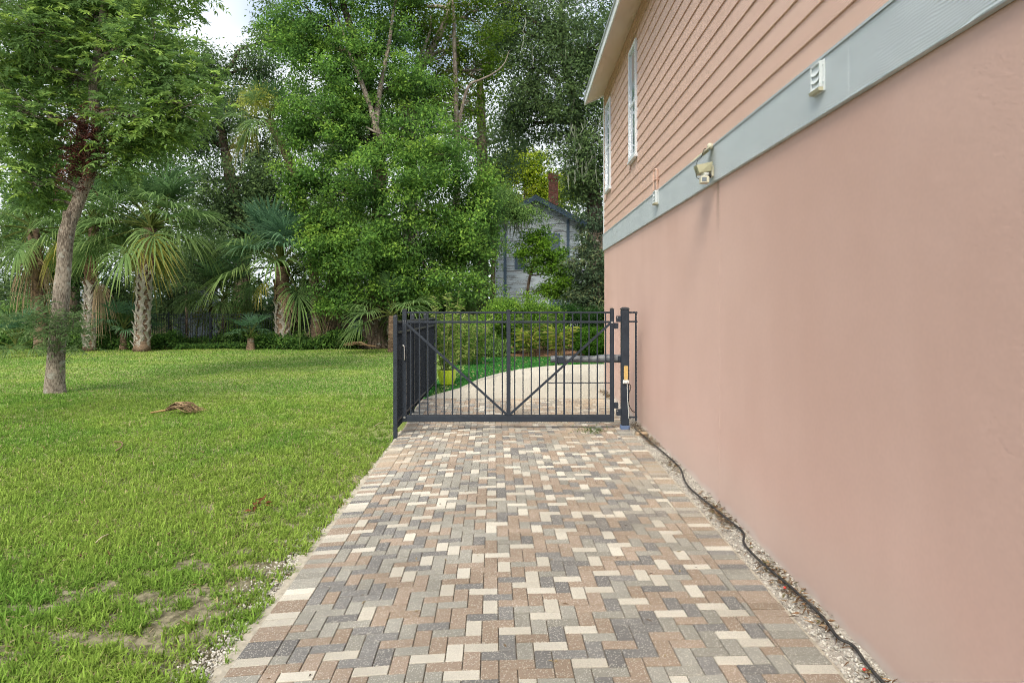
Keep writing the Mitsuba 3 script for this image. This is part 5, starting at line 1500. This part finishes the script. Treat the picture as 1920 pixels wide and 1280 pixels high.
# ------------------------------------------------------------------ things lying on the lawn
def dead_frond(label, seed, c, az, sc):
    rng = np.random.default_rng(seed)
    t = thing('dead_palm_frond', label, 'palm frond')
    n = 46
    ms, cs = [], []
    for i in range(n):
        a = rng.normal(0, .27)
        L = rng.uniform(.55, 1.0) * sc
        off = rng.normal(0, .03, 2)
        pts = [[0, off[0], .05 + .05 * rng.random()], [L * .35, off[0] + L * .35 * math.sin(a) * 1.4, .09 + .11 * rng.random()], [L * .75, off[0] + L * .75 * math.sin(a), .06 + .12 * rng.random()], [L, off[0] + L * math.sin(a) * .75, .02 + .04 * rng.random()]]
        p = spline(pts, 7)
        w = np.interp(np.linspace(0, 1, 7), [0, .3, .7, 1], [.010, .017, .012, .003]) * sc
        ms.append(tube(p, w, 4)); cs.append(np.tile(np.array([.27, .19, .115]) * rng.uniform(.45, 1.45), (len(ms[-1][0]), 1)))
    v, f = cat(*ms)
    ca, sa = math.cos(az), math.sin(az)
    rot = lambda v: np.c_[v[:, 0] * ca - v[:, 1] * sa + c[0], v[:, 0] * sa + v[:, 1] * ca + c[1], v[:, 2] + c[2]]
    part(t, 'blades', (rot(v), f), 'dry_mat', color=np.clip(np.vstack(cs), 0, .9))
    sv, sf = tube(spline([[0.06, 0, .07], [-.2 * sc, .0, .045], [-.42 * sc, .01, .02]], 10), np.linspace(.020, .013, 10), 7)
    part(t, 'stalk', (rot(sv), sf), 'dry_mat', color=np.tile([.36, .24, .12], (len(sv), 1)), smooth=True)


dead_frond('dried brown palm frond lying on the open lawn right of the leaning tree', 151, [px(313, 12.55), 12.55, -.075], .12, .66)
dead_frond('heap of dried palm blades against the weeds left of the gate', 152, [px(688, 29.6), 29.5, .05], PI - .25, 1.05)
tw = single('curved_twig', 'short curved brown twig lying in the grass below the dried frond', 'twig', tube(spline([[px(218, 9.25), 9.25, -.04], [px(228, 9.45), 9.45, -.03], [px(228, 9.75), 9.75, -.03], [px(214, 9.9), 9.9, -.05]], 20), np.linspace(.011, .005, 20), 6), 'brown_boot_mat', smooth=True)
rng = np.random.default_rng(160)
n = 26
c_ = np.array([px(482, 6.75), 6.75, -.03])
dl = thing('withered_leaf_cluster', 'rust-red withered leaf sprig lying in the grass near the drive', 'leaf')
for i in range(n):
    m, c = leaves(c_[None] + rng.normal(0, 1, (1, 3)) * [.03, .11, .02], rng.normal(0, 1, (1, 3)) * [1, 1, .6], rng.normal(0, 1, (1, 3)) + [0, 0, 1], np.array([rng.uniform(.05, .10)]), np.array([rng.uniform(.02, .04)]), np.array([[.17, .070, .04]]) * rng.uniform(.6, 1.3))
    part(dl, 'leaf', m, 'dry_mat', color=c)
for (xa, ya, xb, yb, lb) in ((700, 806, 718, 797, 'pale straw stalk lying in the grass just left of the fence post'), (180, 1028, 203, 1012, 'thin pale stick lying in the nearer grass at the left')):
    pa = [np.array([px(x, CAM_Z * FOC / (y - 567) * 1.045), CAM_Z * FOC / (y - 567) * 1.045, -.035]) for x, y in ((xa, ya), (xb, yb))]
    single('straw_stalk', lb, 'stick', tube([pa[0], (pa[0] + pa[1]) / 2 + [0, 0, .012], pa[1]], [.006, .007, .004], 5), 'dry_stick_mat', smooth=True)
mat('dry_stick_mat', (0.55, 0.47, 0.33), 0.8, 0.2)
n = 5200
lp = lawn_points(R, n, 1.6, 20)
n = len(lp)
m, c = leaves(lp + [0, 0, .022], R.standard_normal((n, 3)) * [1, 1, .25], R.standard_normal((n, 3)) * .4 + [0, 0, 1], R.uniform(.03, .09, n), R.uniform(.004, .018, n), np.array([[.34, .27, .16], [.22, .14, .08], [.46, .40, .26]])[R.integers(0, 3, n)] * R.uniform(.6, 1.2, (n, 1)))
stuff('lawn_litter', 'bits of straw and dry leaf scattered through the lawn', 'leaf litter', m, 'dry_mat', color=c)
# small weeds in the joints, a few leaves on the pavers
n = 160
c_ = np.c_[R.normal(px(1110, 10.4), .12, n), R.normal(10.35, .10, n), R.uniform(.0, .05, n)]
m, c = leaves(c_, R.standard_normal((n, 3)) + [0, 0, .6], R.standard_normal((n, 3)) * .4 + [0, 0, 1], R.uniform(.03, .07, n), R.uniform(.006, .016, n), np.array([.10, .17, .04]) * R.uniform(.6, 1.3, (n, 1)))
wd = thing('weed', 'small green weed growing from the joints under the gate', 'weed')
part(wd, 'leaves', m, 'leaf_mat', color=c, kind='stuff')
n = 70
c_ = np.c_[R.uniform(-1.4, 1.4, n), R.uniform(3.6, 10, n), np.zeros(n)]
c_[:, 2] = drive_z(c_[:, 0]) + .006
m, c = leaves(c_, R.standard_normal((n, 3)) * [1, 1, .05], R.standard_normal((n, 3)) * .12 + [0, 0, 1], R.uniform(.02, .055, n), R.uniform(.004, .012, n), np.array([[.16, .10, .05], [.07, .05, .035], [.30, .22, .10]])[R.integers(0, 3, n)])
stuff('paver_litter', 'scattered leaf bits and twigs on the pavers', 'leaf litter', m, 'dry_mat', color=c)
